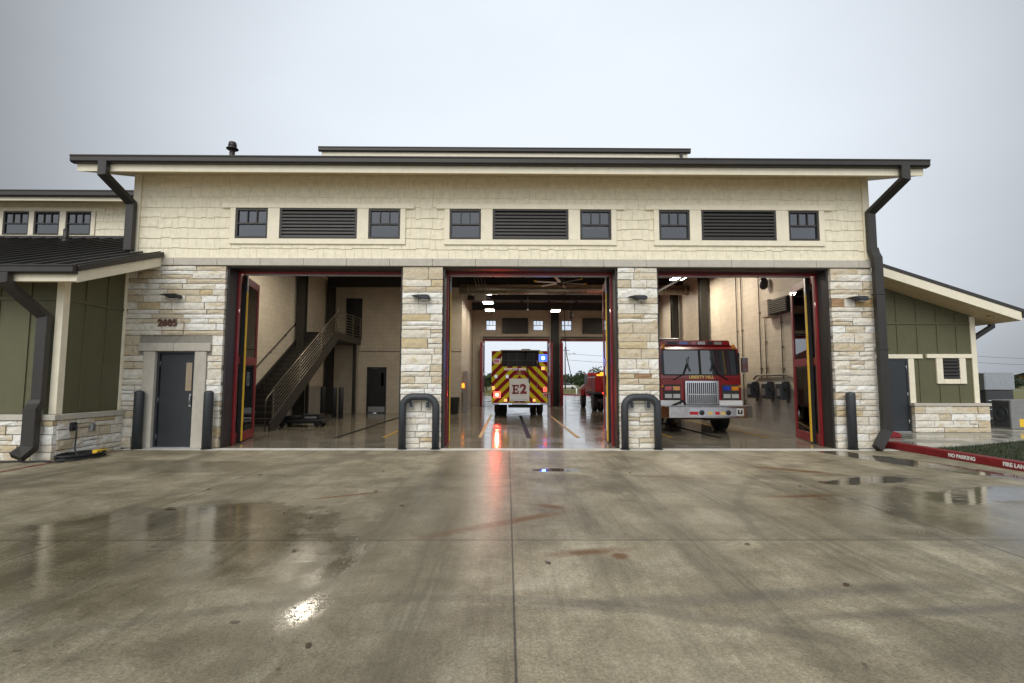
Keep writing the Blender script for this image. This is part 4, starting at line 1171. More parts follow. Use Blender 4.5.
# low dark trolley under stair
t = thing('equipment_trolley', 'low black equipment trolley on floor under the staircase', 'trolley', (-7.05, 6.0, .004))
mb = MB(); mb.box(-.85, .75, -.35, .35, .12, .24); mb.box(-.75, -.1, -.28, .28, .241, .36); mb.build('deck', 'blackpaint', t, bevel=.02)
mb = MB(); mb.box(.0, .6, -.26, .26, .242, .42); mb.box(.1, .5, -.27, -.261, .28, .34, 1); mb.build('motor_box', ['black', 'steelgrey'], t, bevel=.02)
for x in (-.65, .55):
    for y in (-.3, .3):
        mb = MB(); mb.lathe([(.0, -.04), (.1, -.04), (.1, .04), (0, .04)], (x, y, .1), 'y', 14); mb.build('wheel', 'black', t)
# trash can
t = thing('trash_can', 'dark grey trash can standing at the wall corner left of the middle bay', 'trash can', (-2.62, 13.25, .004))
mb = MB(); mb.lathe([(.0, 0), (.22, 0), (.27, .75), (.29, .76), (.29, .80), (.25, .80), (.23, .1)], n=24); mb.build('bin', 'sleeve', t)
# cabinets along the wall left of the middle bay
mb = MB(); mb.box(-2.29, -2.1, 14.4, 15.5, .004, 2.1); mb.box(-2.098, -2.085, 14.43, 14.94, .06, 2.05); mb.box(-2.098, -2.085, 14.96, 15.47, .06, 2.05)
tag(mb.build('locker', 'hvac', bevel=.006), 'tall grey locker on the left wall near rear doors', 'locker')
mb = MB(); mb.box(-2.299, -2.2, 13.9, 14.2, 1.0, 1.25); mb.lathe([(0, 1.5), (.06, 1.46), (.07, 1.38), (.07, 1.251)], (-2.24, 14.05, 0), n=12, m=1)
tag(mb.build('alarm_light', ['hvac', 'amberlamp']), 'glowing amber alarm light on the left wall of middle bay', 'alarm light')

# ------------------------------------------------------------------ ceiling fan, lights, duct
f = thing('ceiling_fan', 'large pale ceiling fan with yellow blade tips in middle bay', 'ceiling fan', (2.24, 9.4, 5.72))
mb = MB(); mb.cyl((0, 0, .1), (0, 0, 3.6), .03, 10); mb.lathe([(0, -.12), (.1, -.1), (.16, 0), (.16, .1), (.08, .16), (0, .17)], n=20); mb.build('hub', 'bronze', f)
for k in range(6):
    a = k * PI / 3 + .25; c_, s_ = math.cos(a), math.sin(a)
    def P(u, w, z): return (u * c_ - w * s_, u * s_ + w * c_, z)
    mb = MB(); mb.hexa([P(.14, -.055, .0), P(1.05, -.045, 0), P(1.05, .045, .03), P(.14, .055, .03), P(.14, -.055, .015), P(1.05, -.045, .015), P(1.05, .045, .045), P(.14, .055, .045)])
    b = mb.build('blade', 'fan', f)
    mb = MB(); mb.hexa([P(1.052, -.048, -.01), P(1.17, -.04, .03), P(1.17, .04, .06), P(1.052, .048, .01), P(1.052, -.048, .03), P(1.17, -.04, .06), P(1.17, .04, .08), P(1.052, .048, .05)]); mb.build('blade_tip', 'yellow', b)
l0 = thing('ceiling_light', 'flat white strip light', 'ceiling light', (-1.03, 12, 5.74), 0, 'strip lights hung in the bays')
mb = MB(); mb.box(-.28, .28, -.42, .42, .0, .07); mb.build('housing', 'white', l0, bevel=.01)
mb = MB(); mb.box(-.255, .255, -.40, .40, -.012, -.001); mb.build('diffuser', 'lampwhite', l0)
for s in (-.35, .35):
    mb = MB(); mb.cyl((0, s, .07), (0, s, 2.6), .004, 5); mb.build('hanger', 'wire', l0)
lights = [((-1.03, 12, 5.74), 'nearest of three lit strip lights at left of the middle bay'),
          ((-1.04, 15, 5.76), 'middle of three lit strip lights at left of the middle bay'),
          ((-1.05, 18, 5.78), 'farthest of three lit strip lights at left of the middle bay'),
          ((2.85, 18.2, 5.78), 'lit strip light below the dark ceiling beside the fan'),
          ((-6.7, 5.4, 5.9), 'strip light high in the left bay near the stair'),
          ((-5.6, 9.0, 6.1), 'strip light high in the left bay near its back wall'),
          ((-.4, 4.0, 5.35), 'added unseen strip light high at front left of the middle bay'),  # front pair added out of sight behind the header to light the fan
          ((1.9, 4.0, 5.35), 'added unseen strip light high at front right of the middle bay'),
          ((6.5, 5.6, 5.9), 'strip light high above the red engine cab'),
          ((7.0, 8.6, 5.8), 'strip light high above the red engine body'),
          ((7.0, 13.5, 5.8), 'strip light high between red engine and brush truck'),
          ((7.2, 17.5, 5.8), 'strip light high above the orange brush truck')]
POW = [65, 65, 60, 55, 105, 20, 45, 40, 130, 150, 100, 70]
for i, (loc, lab) in enumerate(lights):
    if i == 0: l0['label'] = lab
    else: dup(l0, loc, label=lab)
    ld = bpy.data.lights.new('strip_lamp', 'AREA'); ld.shape = 'RECTANGLE'; ld.size = .5; ld.size_y = .78
    ld.energy = POW[i]; ld.color = (1, .88, .71)
    lo = bpy.data.objects.new('strip_lamp', ld); COL.objects.link(lo); lo.location = (loc[0], loc[1], loc[2] - .02)
mb = MB(); mb.cyl((-2.2, 11.2, 5.78), (8.3, 11.2, 5.78), .23, 24)
for k in range(12): mb.lathe([(.236, -.03), (.245, 0), (.236, .03)], (-1.8 + k * .9, 11.2, 5.78), 'x', 24)
tag(mb.build('air_duct', 'duct'), 'shiny round air duct crossing below the dark ceiling', 'air duct')
mb = MB(); mb.tube([(3.0, 15.0, 6.4), (3.03, 15.0, 4.2), (3.12, 15.0, 3.0), (3.36, 15.05, 1.9), (3.5, 15.2, 1.75)], .022, 8)
tag(mb.build('drop_cord', 'black'), 'black cord hanging from the ceiling to orange truck', 'cord')
w = MB(); w.cyl((1.0, 13.0, 6.0), (1.0, 13.0, 5.15), .008, 5); w.cyl((1.0, 13.0, 5.15), (1.0, 13.0, 5.05), .05, 10)
tag(w.build('hose_pendant', 'steelgrey'), 'thin hanging pendant left of the ceiling fan', 'pendant')
w = MB(); w.cyl((3.0, 12.0, 6.0), (3.0, 12.0, 4.85), .012, 5); w.lathe([(0, 4.5), (.07, 4.55), (.09, 4.75), (.05, 4.88), (0, 4.9)], (3.0, 12.0, 0), n=12)
tag(w.build('cord_reel', 'blackpaint'), 'dark cord reel hanging right of the ceiling fan', 'cord reel')
# pipe cage above left of the middle bay
w = MB()
for k in range(4): w.cyl((-1.35 + k * .12, 8.0 + .2 * k, 5.9), (-1.2 + k * .12, 8.0 + .2 * k, 5.05), .02, 6)
w.cyl((-1.9, 8.0, 5.05), (-.7, 8.6, 4.95), .03, 6); w.box(-1.3, -.85, 7.9, 8.3, 4.78, 5.0)
tag(w.build('exhaust_rail', 'rail'), 'tan exhaust rail frame hanging at left of middle bay', 'exhaust rail')

# ------------------------------------------------------------------ right wall fittings
for k, (y, lab) in enumerate(((5.3, 'farthest of three black gear boxes on right bay wall'), (4.3, 'middle of three black gear boxes on right bay wall'), (3.4, 'nearest of three black gear boxes on right bay wall'))):
    b = thing('gear_box', lab, 'gear box', (8.45, y, 1.0), 0, 'black boxes on the right wall')
    mb = MB(); mb.prism([(-.27, .03), (-.01, .03), (-.01, .58), (-.22, .58), (-.27, .50)], 'y', -.17, .17); mb.build('case', 'sleeve', b, bevel=.02)
    mb = MB(); mb.box(-.29, -.273, -.08, .08, .14, .36); mb.build('face_plate', 'steelgrey', b)
    mb = MB(); mb.cyl((-.14, -.25, .35), (-.14, -.173, .35), .07, 12); mb.tube([(-.14, -.25, .35), (-.14, -.30, .3), (-.14, -.30, -.05)], .025, 8); mb.build('hose', 'black', b)
h = thing('wall_heater', 'tan unit heater with black slats high on right wall', 'heater', (8.45, 3.5, 3.6))
mb = MB(); mb.box(-.30, -.01, .3, .75, .0, .55); mb.build('cabinet', 'cmuplain', h, bevel=.015)
mb = MB(); mb.box(-.26, -.01, -.75, .298, .05, .5)
for k in range(7): mb.box(-.30, -.261, -.73, .28, .08 + k * .06, .105 + k * .06, 1)
mb.build('grille', ['black', 'rail'], h)
sp = thing('speaker', 'small dark speaker hanging high on right bay wall', 'speaker', (8.3, 4.3, 4.55))
mb = MB(); mb.lathe([(.05, .0), (.12, .06), (.13, .3), (.06, .4), (0, .41)], n=14); mb.build('horn', 'blackpaint', sp)
mb = MB(); mb.cyl((0, 0, .4), (0, 0, 1.6), .012, 6); mb.build('stem', 'wire', sp)
for k, (y, z0, z1, lab) in enumerate(((6.6, .6, 6.2, 'tall conduit on right wall beside dark steel column'), (6.2, .6, 6.2, 'second tall conduit on right wall next to first'), (4.9, 1.7, 6.0, 'conduit running up right wall left of the heater'), (4.55, 1.7, 4.0, 'short conduit on right wall below its elbow'), (3.55, 1.66, 3.58, 'conduit on right wall between heater and gear box'))):
    mb = MB(); mb.cyl((8.42, y, z0), (8.42, y, z1), .019, 8)
    for z in (z0 + .3, (z0 + z1) / 2, z1 - .2): mb.box(8.40, 8.455, y - .05, y + .05, z, z + .03)
    if k == 3: mb.cyl((8.42, 4.55, 4.0), (8.42, 3.9, 4.05), .028, 8)
    tag(mb.build('conduit', 'conduit'), lab, 'conduit', 'conduits on the right wall')
mb = MB(); mb.tube([(8.40, 5.4, 1.66), (8.40, 5.2, 1.78), (8.40, 3.3, 1.78), (8.40, 2.9, 1.66), (8.40, 2.6, 1.35)], .03, 8)
tag(mb.build('conduit', 'conduit'), 'tan conduit running level above three black gear boxes', 'conduit', 'conduits on the right wall')

# ------------------------------------------------------------------ vehicles
def wheel(parent, x, y, r=.52, w=.3, hub='chrome', side=1):
    mb = MB(); h = w / 2
    mb.lathe([(r * .55, -h), (r * .8, -h), (r * .96, -h * .85), (r, -h * .5), (r, h * .5), (r * .96, h * .85), (r * .8, h), (r * .55, h)], (x, y, r), 'x', 32)
    for i in range(30):
        a = 2 * PI * i / 30; c_, s_ = math.cos(a), math.sin(a)
        mb.hexa([(x + sx * h * .8, y + (rr) * c_ - t * s_, r + rr * s_ + t * c_) for sx, rr, t in ((-1, r - .005, -.025), (1, r - .005, -.025), (1, r - .005, .025), (-1, r - .005, .025), (-1, r + .014, -.02), (1, r + .014, -.02), (1, r + .014, .02), (-1, r + .014, .02))])
    o = mb.build('wheel', 'black', parent)
    mb = MB(); s = side
    mb.lathe([(0, s * h * .55), (r * .18, s * h * .6), (r * .2, s * h * .25), (r * .45, s * h * .2), (r * .54, s * h * .9), (r * .56, s * h * .98)], (x, y, r), 'x', 24)
    mb.build('rim', hub, o)
    return o
def fire_engine(label, loc, rz):
    return thing('fire_engine', label, 'fire engine', loc, rz)
# --- E2 seen from behind. local: rear at y=0, front at +y
E = fire_engine('red and yellow chevron striped fire engine marked E2 seen from behind', (.54, 10.9, .004), 0)
mb = MB()
mb.box(-1.25, -.82, .02, 5.4, .62, 2.94); mb.box(.90, 1.25, .02, 5.4, .62, 2.94); mb.box(-.818, .898, .02, 5.4, .62, 2.22)
mb.build('body', 'red', E, bevel=.02)
mb = MB()   # striped rear skin
mb.box(-1.248, -.80, -.014, .016, .64, 2.92); mb.box(.88, 1.248, -.014, .016, .64, 2.92); mb.box(-.797, .877, -.014, .016, .64, 2.24)
mb.build('rear_panel', 'chevron', E)
mb = MB(); mb.box(-.79, .87, .25, .29, 2.23, 2.90); mb.box(-.79, .87, .05, 5.2, 2.225, 2.235); mb.build('hose_bed', 'black', E)
mb = MB()
for x in (-.5, -.1, .3, .65): mb.box(x - .03, x + .03, .2, .249, 2.26, 2.86)
mb.box(-.78, .86, .19, .24, 2.5, 2.55); mb.build('hose_bed_net', 'sleeve', E)
mb = MB(); mb.box(-.86, .92, .0, 5.3, 2.945, 2.985); mb.box(.1, .5, .3, 1.0, 2.986, 3.05); mb.build('top_rail', 'hvac', E)
mb = MB(); mb.box(-.45, .44, -.05, -.016, .70, 1.70); p = mb.build('rear_door', 'white', E, bevel=.02)
mb = MB()
for x0, x1, z0, z1 in ((-.29, -.20, 1.02, 1.42), (-.34, -.201, 1.36, 1.42), (-.34, -.201, 1.02, 1.08), (-.199, -.03, 1.35, 1.42), (-.199, -.03, 1.02, 1.09), (-.199, -.09, 1.19, 1.25), (-.085, -.03, 1.29, 1.349), (-.085, -.03, 1.091, 1.16), (-.13, -.09, 1.15, 1.189), (-.13, -.09, 1.251, 1.29)):
    mb.box(x0, x1, -.058, -.051, z0, z1)
mb.build('lettering', 'letterred', p)
text('lettering', '2', .56, 'letterred', p, (.17, -.056, 1.22), (PI / 2, 0, 0), .003, .03)
mb = MB(); mb.box(-.36, .34, -.07, -.052, .78, .80); mb.build('handle', 'chrome', p)
mb = MB(); mb.box(-1.22, 1.22, -.38, -.016, .56, .635); mb.build('tailboard', 'plate', E, bevel=.01)
for x in (-.62, .62):
    mb = MB(); mb.box(x - .28, x + .28, -.39, -.381, .57, .605); mb.build('step_lamp', 'rearlamp', E)
mb = MB(); mb.box(-.5, .55, -.2, .3, .42, .555); mb.build('hitch_frame', 'black', E)
mb = MB(); mb.box(-.9, .9, .3, 8.4, .55, .8); mb.build('chassis', 'black', E)
# lamps on the rear face
def lens(name, x, z, w, h, m, y=-.016, d=.035):
    mb = MB(); mb.box(x - w / 2 - .02, x + w / 2 + .02, y - .012, y, z - h / 2 - .02, z + h / 2 + .02, 1); mb.box(x - w / 2, x + w / 2, y - d, y - .0125, z - h / 2, z + h / 2)
    return mb.build(name, [m, 'chrome'], E, bevel=.006)
lens('tail_light', -1.0, .98, .28, .25, 'redlamp')
lens('tail_light', 1.13, 1.22, .13, .17, 'taillamp'); lens('tail_light', -1.17, 1.28, .09, .13, 'amberlamp'); lens('tail_light', 1.13, .98, .13, .14, 'redlens')
lens('warning_light', -1.02, 2.48, .26, .16, 'redlens'); lens('warning_light', -.62, .74, .12, .1, 'amberlamp')
lens('warning_light', 1.05, 2.16, .13, .12, 'amberlamp'); lens('warning_light', 1.05, 2.62, .34, .30, 'bluelamp')
mb = MB(); mb.lathe([(0, -.06), (.06, -.058), (.085, -.05), (.085, -.036)], (1.05, 0, 2.62), 'y', 16); mb.build('beacon_bulb', 'bluecore', E)
mb = MB(); mb.lathe([(0, -.06), (.05, -.058), (.07, -.05), (.07, -.036)], (-1.0, 0, .98), 'y', 16); mb.build('beacon_bulb', 'redcore', E)
lens('warning_light', -.52, 2.12, .28, .06, 'amber'); lens('warning_light', .12, 2.12, .28, .06, 'amber'); lens('warning_light', -.2, 2.12, .16, .06, 'redlens')
lens('warning_light', .65, .74, .1, .1, 'amberlamp')
mb = MB(); mb.prism([(-.2, 1.86), (.2, 1.86), (.2, 1.93), (.12, 2.0), (-.12, 2.0), (-.2, 1.93)], 'y', -.022, -.0145); p = mb.build('emblem', 'letterred', E)
text('emblem_lettering', 'FIRE', .09, 'gold', p, (0, -.024, 1.91), (PI / 2, 0, 0), .002)
for x in (-1.05, -.55):
    mb = MB(); mb.box(x - .06, x + .06, -.035, -.0145, 1.72, 1.86); mb.build('valve_plate', 'chrome', E)
mb = MB(); mb.tube([(.78, -.015, 2.55), (.78, -.09, 2.5), (.78, -.09, 1.3), (.78, -.015, 1.25)], .018, 8); mb.build('grab_bar', 'chrome', E)
mb = MB(); mb.tube([(.28, .2, 2.9), (.3, -.06, 2.3), (.42, -.06, 1.75), (.44, -.05, 1.5)], .03, 8); mb.build('hose', 'black', E)
for s in (-1, 1):
    for q in (0, .33): wheel(E, s * (1.02 - q), 2.0, .52, .28, 'chrome', s)
    wheel(E, s * .98, 6.7, .52, .3, 'chrome', s)
mb = MB(); mb.prism([(5.5, .6), (5.5, 2.7), (8.0, 2.7), (8.25, 1.6), (8.3, .6)], 'x', -1.23, 1.23); mb.build('cab', 'red', E, bevel=.03)
for s in (-1, 1):
    mb = MB(); mb.box(s * 1.236 - .004, s * 1.236 + .004, 6.9, 7.8, 1.6, 2.45); mb.box(s * 1.236 - .004, s * 1.236 + .004, 5.8, 6.6, 1.6, 2.45); mb.build('side_window', 'wind', E)
mb = MB(); mb.box(-1.2, 1.2, 8.31, 8.7, .5, .8); mb.build('front_bumper', 'chrome', E, bevel=.02)
mb = MB(); mb.box(-.95, .95, 6.9, 7.2, 2.71, 2.86); mb.build('light_bar', 'redlens', E, bevel=.02)

# --- red engine, local: front face at y=0 looking to -y; body towards +y
T = fire_engine('dark red fire engine with chrome bumper facing out of right bay', (5.88, 3.55, .004), 0)
T.scale = (1.035, 1, 1)
mb = MB()
mb.prism([(0, .62), (-.02, 1.65), (.09, 2.56), (.2, 2.64), (3.1, 2.64), (3.1, .62)], 'x', -1.21, 1.21)
cab = mb.build('cab', 'red', T, bevel=.085, seg=3)
# windscreens (two panes), slightly proud of the raked front
def wsy(z): return -.02 + (z - 1.55) * .11 / .95
for a, b in ((-1.06, -.035), (.035, 1.06)):
    z0, z1 = 1.79, 2.52
    mb = MB(); mb.hexa([(a, wsy(z0) - .02, z0), (b, wsy(z0) - .02, z0), (b, wsy(z0) + .01, z0), (a, wsy(z0) + .01, z0), (a, wsy(z1) - .02, z1), (b, wsy(z1) - .02, z1), (b, wsy(z1) + .01, z1), (a, wsy(z1) + .01, z1)])
    g = NT('windscreen'); g.set(Base_Color=(.03, .035, .04), Roughness=.04); g.b.inputs['Specular IOR Level'].default_value = 1.; g.b.inputs['Coat Weight'].default_value = 1.
    w = mb.build('windscreen', g.m, T)
    f = MB(); t = .035
    def fb(x0, x1, za, zb): f.hexa([(x0, wsy(za) - .028, za), (x1, wsy(za) - .028, za), (x1, wsy(za) - .015, za), (x0, wsy(za) - .015, za), (x0, wsy(zb) - .028, zb), (x1, wsy(zb) - .028, zb), (x1, wsy(zb) - .015, zb), (x0, wsy(zb) - .015, zb)])
    fb(a - t, a, z0 - t, z1 + t); fb(b, b + t, z0 - t, z1 + t); fb(a, b, z0 - t, z0); fb(a, b, z1, z1 + t)
    f.build('gasket', 'black', w)
for s in (-1, 1):
    mb = MB(); mb.tube([(s * .30, -.05, 1.88), (s * .38, -.045, 2.1), (s * .34, -.03, 2.32)], .014, 6); mb.tube([(s * .38, -.045, 2.1), (s * .5, -.055, 1.80), (s * .80, -.06, 1.62)], .018, 6); mb.build('wiper', 'black', T)
    mb = MB(); mb.box(s * 1.215 - .006, s * 1.215 + .006, .25, 1.1, 1.62, 2.4); mb.box(s * 1.215 - .006, s * 1.215 + .006, 1.4, 2.7, 1.62, 2.4); mb.build('side_window', 'wind', T)
    mb = MB(); mb.box(s * 1.23 - .02, s * 1.23 + .03, .3, 1.1, 1.42, 1.5); mb.build('door_handle', 'chrome', T)
    mb = MB(); mb.box(s * 1.36 - .09, s * 1.36 + .09, .05, .14, 1.85, 2.3); mb.tube([(s * 1.2, .1, 2.42), (s * 1.36, .1, 2.36)], .015, 6); mb.tube([(s * 1.2, .1, 1.7), (s * 1.36, .1, 1.84)], .015, 6); mb.build('mirror', 'chrome', T, bevel=.015)
mb = MB(); mb.box(-.50, .51, -.10, -.025, .87, 1.60); 
gr = mb.build('grille', 'chrome', T, bevel=.015)
mb = MB(); mb.box(-.43, .44, -.112, -.102, .90, 1.53); mb.build('grille_mesh', 'hvacdark', gr)
mb = MB()
for k in range(15):
    x = -.405 + k * .059; mb.box(x - .010, x + .010, -.135, -.113, .90, 1.53)
mb.box(-.43, .44, -.139, -.136, 1.17, 1.195); mb.build('grille_bar', 'chrome', gr)
for s in (-1, 1):
    for z, ms in ((1.36, ('redlens', 'amber') if s < 0 else ('bluelens', 'amber')), (1.13, ('whitelens', 'whitelens'))):
        mb = MB(); x0 = s * .86; mb.box(x0 - .255, x0 + .255, -.06, -.022, z - .115, z + .115); h = mb.build('headlight', 'hvacdark', T, bevel=.015)
        for q, m in zip((-1, 1), ms):
            mb = MB(); 
            if z > 1.1: mb.box(x0 + q * .12 - .1, x0 + q * .12 + .1, -.085, -.061, z - .06, z + .06)
            else:
                mb.box(x0 + q * .12 - .105, x0 + q * .12 + .105, -.075, -.061, z - .085, z + .085); mb.lathe([(0, -.085), (.06, -.083), (.075, -.0755)], (x0 + q * .12, 0, z), 'y', 16)
            mb.build('lamp_lens', m, h)
mb = MB(); mb.box(-1.215, -.52, -.032, .4, .63, 1.0); mb.box(.53, 1.215, -.032, .4, .63, 1.0); mb.build('white_band', 'white', T, bevel=.01)
mb = MB(); mb.prism([(-1.12, -.58), (1.1, -.58), (1.34, -.36), (1.34, .02), (-1.34, .02), (-1.34, -.36)], 'z', .50, .84)
bp = mb.build('front_bumper', 'chrome', T, bevel=.015)
mb = MB(); mb.box(-1.22, 1.22, -.55, -.04, .8415, .855); mb.build('bumper_deck', 'plate', bp)
mb = MB(); mb.box(-.55, .95, -.592, -.582, .56, .79); mb.build('bumper_tread', 'plate', bp)
for i, (x, w, m) in enumerate(((-.42, .24, 'redlens'), (.04, .13, 'gold'), (.24, .12, 'redlens'), (.40, .14, 'gold'))):
    mb = MB(); mb.box(x - w / 2, x + w / 2, -.602, -.593, .6, .69); mb.build('bumper_badge', m, bp)
for x in (-.2, .55):
    mb = MB(); mb.lathe([(0, -.615), (.06, -.612), (.075, -.60), (.075, -.593)], (x, 0, .66), 'y', 18); mb.build('tow_port', 'black', bp)
mb = MB(); mb.box(.78, .98, -.60, -.593, .58, .78, 1); mb.box(.81, .86, -.606, -.601, .62, .74); mb.box(.90, .95, -.606, -.601, .62, .74); mb.box(.861, .899, -.606, -.601, .62, .66); mb.build('siren_plate', ['black', 'whitelens'], bp)
mb = MB(); mb.tube([(-.95, -.3, .84), (-.8, -.35, .92), (-.62, -.3, .98), (-.55, -.25, .90)], .035, 8); mb.tube([(-.72, -.3, .90), (-.66, -.28, 1.02)], .03, 8); mb.build('bumper_nozzle', 'black', T)
mb = MB(); mb.box(-1.1, 1.1, .30, .62, 2.645, 2.69); mb.prism([(-1.05, 2.691), (1.05, 2.691), (1.0, 2.85), (-1.0, 2.85)], 'y', .3, .6); lb = mb.build('light_bar', 'red', T, bevel=.02)
for x, w, m in ((-.72, .3, 'blackpaint'), (-.38, .26, 'bluelens'), (-.08, .14, 'redlens'), (.16, .22, 'whitelens'), (.42, .14, 'blackpaint'), (.66, .22, 'whitelens'), (.88, .14, 'redlens')):
    mb = MB(); mb.box(x - w / 2, x + w / 2, .283, .298, 2.72, 2.81); mb.build('lamp_lens', m, lb)
mb = MB(); mb.box(-1.15, -.2, 1.2, 2.4, 2.645, 3.0); mb.build('roof_unit', 'blackpaint', T, bevel=.03)
text('lettering', 'LIBERTY HILL', .125, 'gold', T, (.02, -.034, 1.70), (PI / 2 - .05, 0, 0), .003, .004)
for s in (-1, 1):
    mb = MB(); mb.box(s * 1.205, s * 1.216, 1.22, 1.235, .66, 2.55); mb.box(s * 1.205, s * 1.216, .2, .213, .95, 2.55); mb.box(s * 1.205, s * 1.216, 2.78, 2.79, .66, 2.55); mb.build('door_seam', 'black', T)
    mb = MB(); mb.box(s * 1.09, s * 1.155, -.04, -.01, 1.80, 2.44); mb.build('corner_window', 'blackpaint', T)
    mb = MB(); mb.lathe([(0, -.05), (.035, -.05), (.04, -.035), (.04, -.02)], (s * 1.13, 0, 1.42), 'y', 12); mb.build('turn_lamp', 'amber', T)
mb = MB(); mb.box(-1.14, 1.14, -.034, -.021, 1.655, 1.662); mb.build('panel_seam', 'black', T)
mb = MB(); mb.box(-1.21, 1.21, 3.2, 8.2, .62, 2.75); mb.build('body', 'red', T, bevel=.03)
for s in (-1, 1):
    for k in range(3):
        mb = MB(); mb.box(s * 1.216 - .006, s * 1.216 + .006, 3.4 + k * 1.6, 4.85 + k * 1.6, .75 if k != 1 else 1.3, 2.2); mb.build('locker_shutter', 'hvac', T)
mb = MB(); mb.box(-.8, .8, .0, 8.0, .42, .62); mb.build('chassis', 'black', T)
for s in (-1, 1):
    wheel(T, s * 1.02, 1.25, .52, .32, 'chrome', s); wheel(T, s * 1.0, 6.2, .52, .32, 'chrome', s)
    mb = MB(); mb.cyl((s * 1.05, .12, 2.56), (s * 1.05, .12, 2.70), .05, 10); mb.build('marker_lamp', 'amber', T)

# --- brush truck, rear toward the camera, local rear at y=0
Bt = thing('brush_truck', 'orange red brush truck with hose reel parked behind red engine', 'brush truck', (5.72, 14.9, .004), 0)
mb = MB(); mb.box(-1.12, 1.12, 0, 3.0, .92, 1.04); mb.build('flatbed', 'black', Bt, bevel=.01)
mb = MB(); mb.box(-1.1, -.72, .1, 2.9, 1.042, 1.84); mb.build('locker', 'red', Bt, bevel=.02)
mb = MB(); mb.box(.72, 1.1, .1, 2.9, 1.042, 1.7); mb.build('locker', 'red', Bt, bevel=.02)
for k in range(3):
    mb = MB(); mb.box(-1.112, -1.101, .2 + k * .9, 1.0 + k * .9, 1.1, 1.78); mb.build('locker_door', 'red', Bt)
mb = MB(); mb.box(-.68, .3, .5, 2.7, 1.042, 1.75); mb.build('water_tank', 'orange', Bt, bevel=.05)
mb = MB(); mb.lathe([(0, -.3), (.32, -.3), (.32, -.26), (.2, -.25), (.2, .25), (.32, .26), (.32, .3), (0, .3)], (.45, .45, 1.65), 'x', 24); rl = mb.build('hose_reel', 'blackpaint', Bt)
mb = MB(); mb.lathe([(.2, -.24), (.29, -.22), (.29, .22), (.2, .24)], (.45, .45, 1.65), 'x', 24); mb.build('reel_hose', 'yellow', rl)
mb = MB(); mb.box(-.7, .1, .02, .1, 1.0, 1.04); mb.box(-.6, .0, .05, .4, 1.05, 1.5); mb.build('pump', 'blackpaint', Bt, bevel=.03)
mb = MB(); mb.box(-.75, .35, -.02, .0, .94, 1.02); mb.build('tail_light', 'taillamp', Bt)
mb = MB(); mb.box(.15, .28, -.03, -.0, .72, .84); mb.build('tail_light', 'taillamp', Bt)
mb = MB(); mb.lathe([(0, .1), (.09, .08), (.1, 0)], (-.55, 1.2, 2.0), n=14); mb.box(-.8, -.3, 1.05, 1.35, 1.9, 1.99); mb.build('beacon', 'amberlamp', Bt)
mb = MB(); mb.box(-1.0, 1.0, -.12, -.02, .52, .68); mb.box(-.5, .5, -.02, 5.5, .55, .9); mb.build('chassis', 'black', Bt)
mb = MB(); mb.prism([(3.1, .8), (3.1, 2.0), (3.3, 2.1), (4.4, 2.1), (4.75, 1.45), (5.9, 1.35), (5.95, .8)], 'x', -1.0, 1.0); mb.build('cab', 'red', Bt, bevel=.05)
mb = MB(); mb.box(-.85, .85, 3.085, 3.099, 1.45, 1.95)
for s in (-1, 1): mb.prism([(3.35, 1.45), (3.4, 1.98), (4.35, 1.98), (4.6, 1.45)], 'x', s * 1.004 - .003, s * 1.004 + .003)
mb.build('cab_window', 'blackpaint', Bt)
for s in (-1, 1):
    mb = MB(); mb.prism([(4.55, .75), (4.6, 1.1), (4.8, 1.2), (5.4, 1.2), (5.6, 1.1), (5.65, .75)], 'x', s * 1.12 - .1, s * 1.12 + .1)
    mb.build('fender', 'red', Bt, bevel=.02)
for s in (-1, 1):
    for q in (0, .32): wheel(Bt, s * (.98 - q), 1.1, .48, .27, 'white', s)
    wheel(Bt, s * 1.02, 5.05, .48, .27, 'white', s)

# ------------------------------------------------------------------ yard objects on the right
a = thing('condenser_unit', 'low grey air conditioning condenser with round fan grille', 'air conditioner', (16.36, 4.1, .10))
mb = MB(); mb.box(-.85, .85, -.4, .25, .03, .93); mb.build('cabinet', 'hvacgrey', a, bevel=.02)
mb = MB(); mb.box(-.862, -.851, -.34, .2, .08, .88); mb.build('grille_panel', 'hvacdark', a)
mb = MB(); mb.lathe([(.0, -.885), (.08, -.885), (.09, -.875), (.22, -.875), (.235, -.89), (.25, -.89), (.25, -.863)], (0, -.07, .50), 'x', 24); mb.build('fan_guard', 'sleeve', a)
mb = MB(); mb.box(-.62, -.36, -.406, -.4012, .10, .34); mb.build('warning_label', 'yellow', a)
mb = MB(); mb.box(-1.0, 1.0, -.55, .55, -.05, .025); mb.build('pad', 'walk', a)
a = thing('condenser_unit', 'tall grey equipment cabinet standing behind low condenser', 'air conditioner', (16.78, 5.7, .10))
mb = MB(); mb.box(-.48, .48, -.35, .35, .02, 1.2); mb.build('base_cabinet', 'hvacdark', a, bevel=.02)
mb = MB(); mb.box(-.52, .52, -.38, .38, 1.205, 1.80); mb.build('top_cabinet', 'steelgrey', a, bevel=.02)
for z in (.25, .55, .85):
    mb = MB(); mb.cyl((-.46, -.37, z), (.46, -.37, z), .02, 8); mb.build('pipe', 'steelgrey', a)
p = thing('pavilion', 'brown timber pavilion with dark roof far off at right', 'pavilion', (50.5, 32, -.03))
for x in (-3.6, 0., 3.6):
    for y in (-2, 2):
        mb = MB(); mb.box(x - .12, x + .12, y - .12, y + .12, 0, 2.0); mb.build('post', 'wood', p)
mb = MB(); mb.box(-4.2, 4.2, -2.15, -1.9, 2.005, 2.2); mb.box(-4.2, 4.2, 1.9, 2.15, 2.005, 2.2); mb.build('beam', 'wood', p)
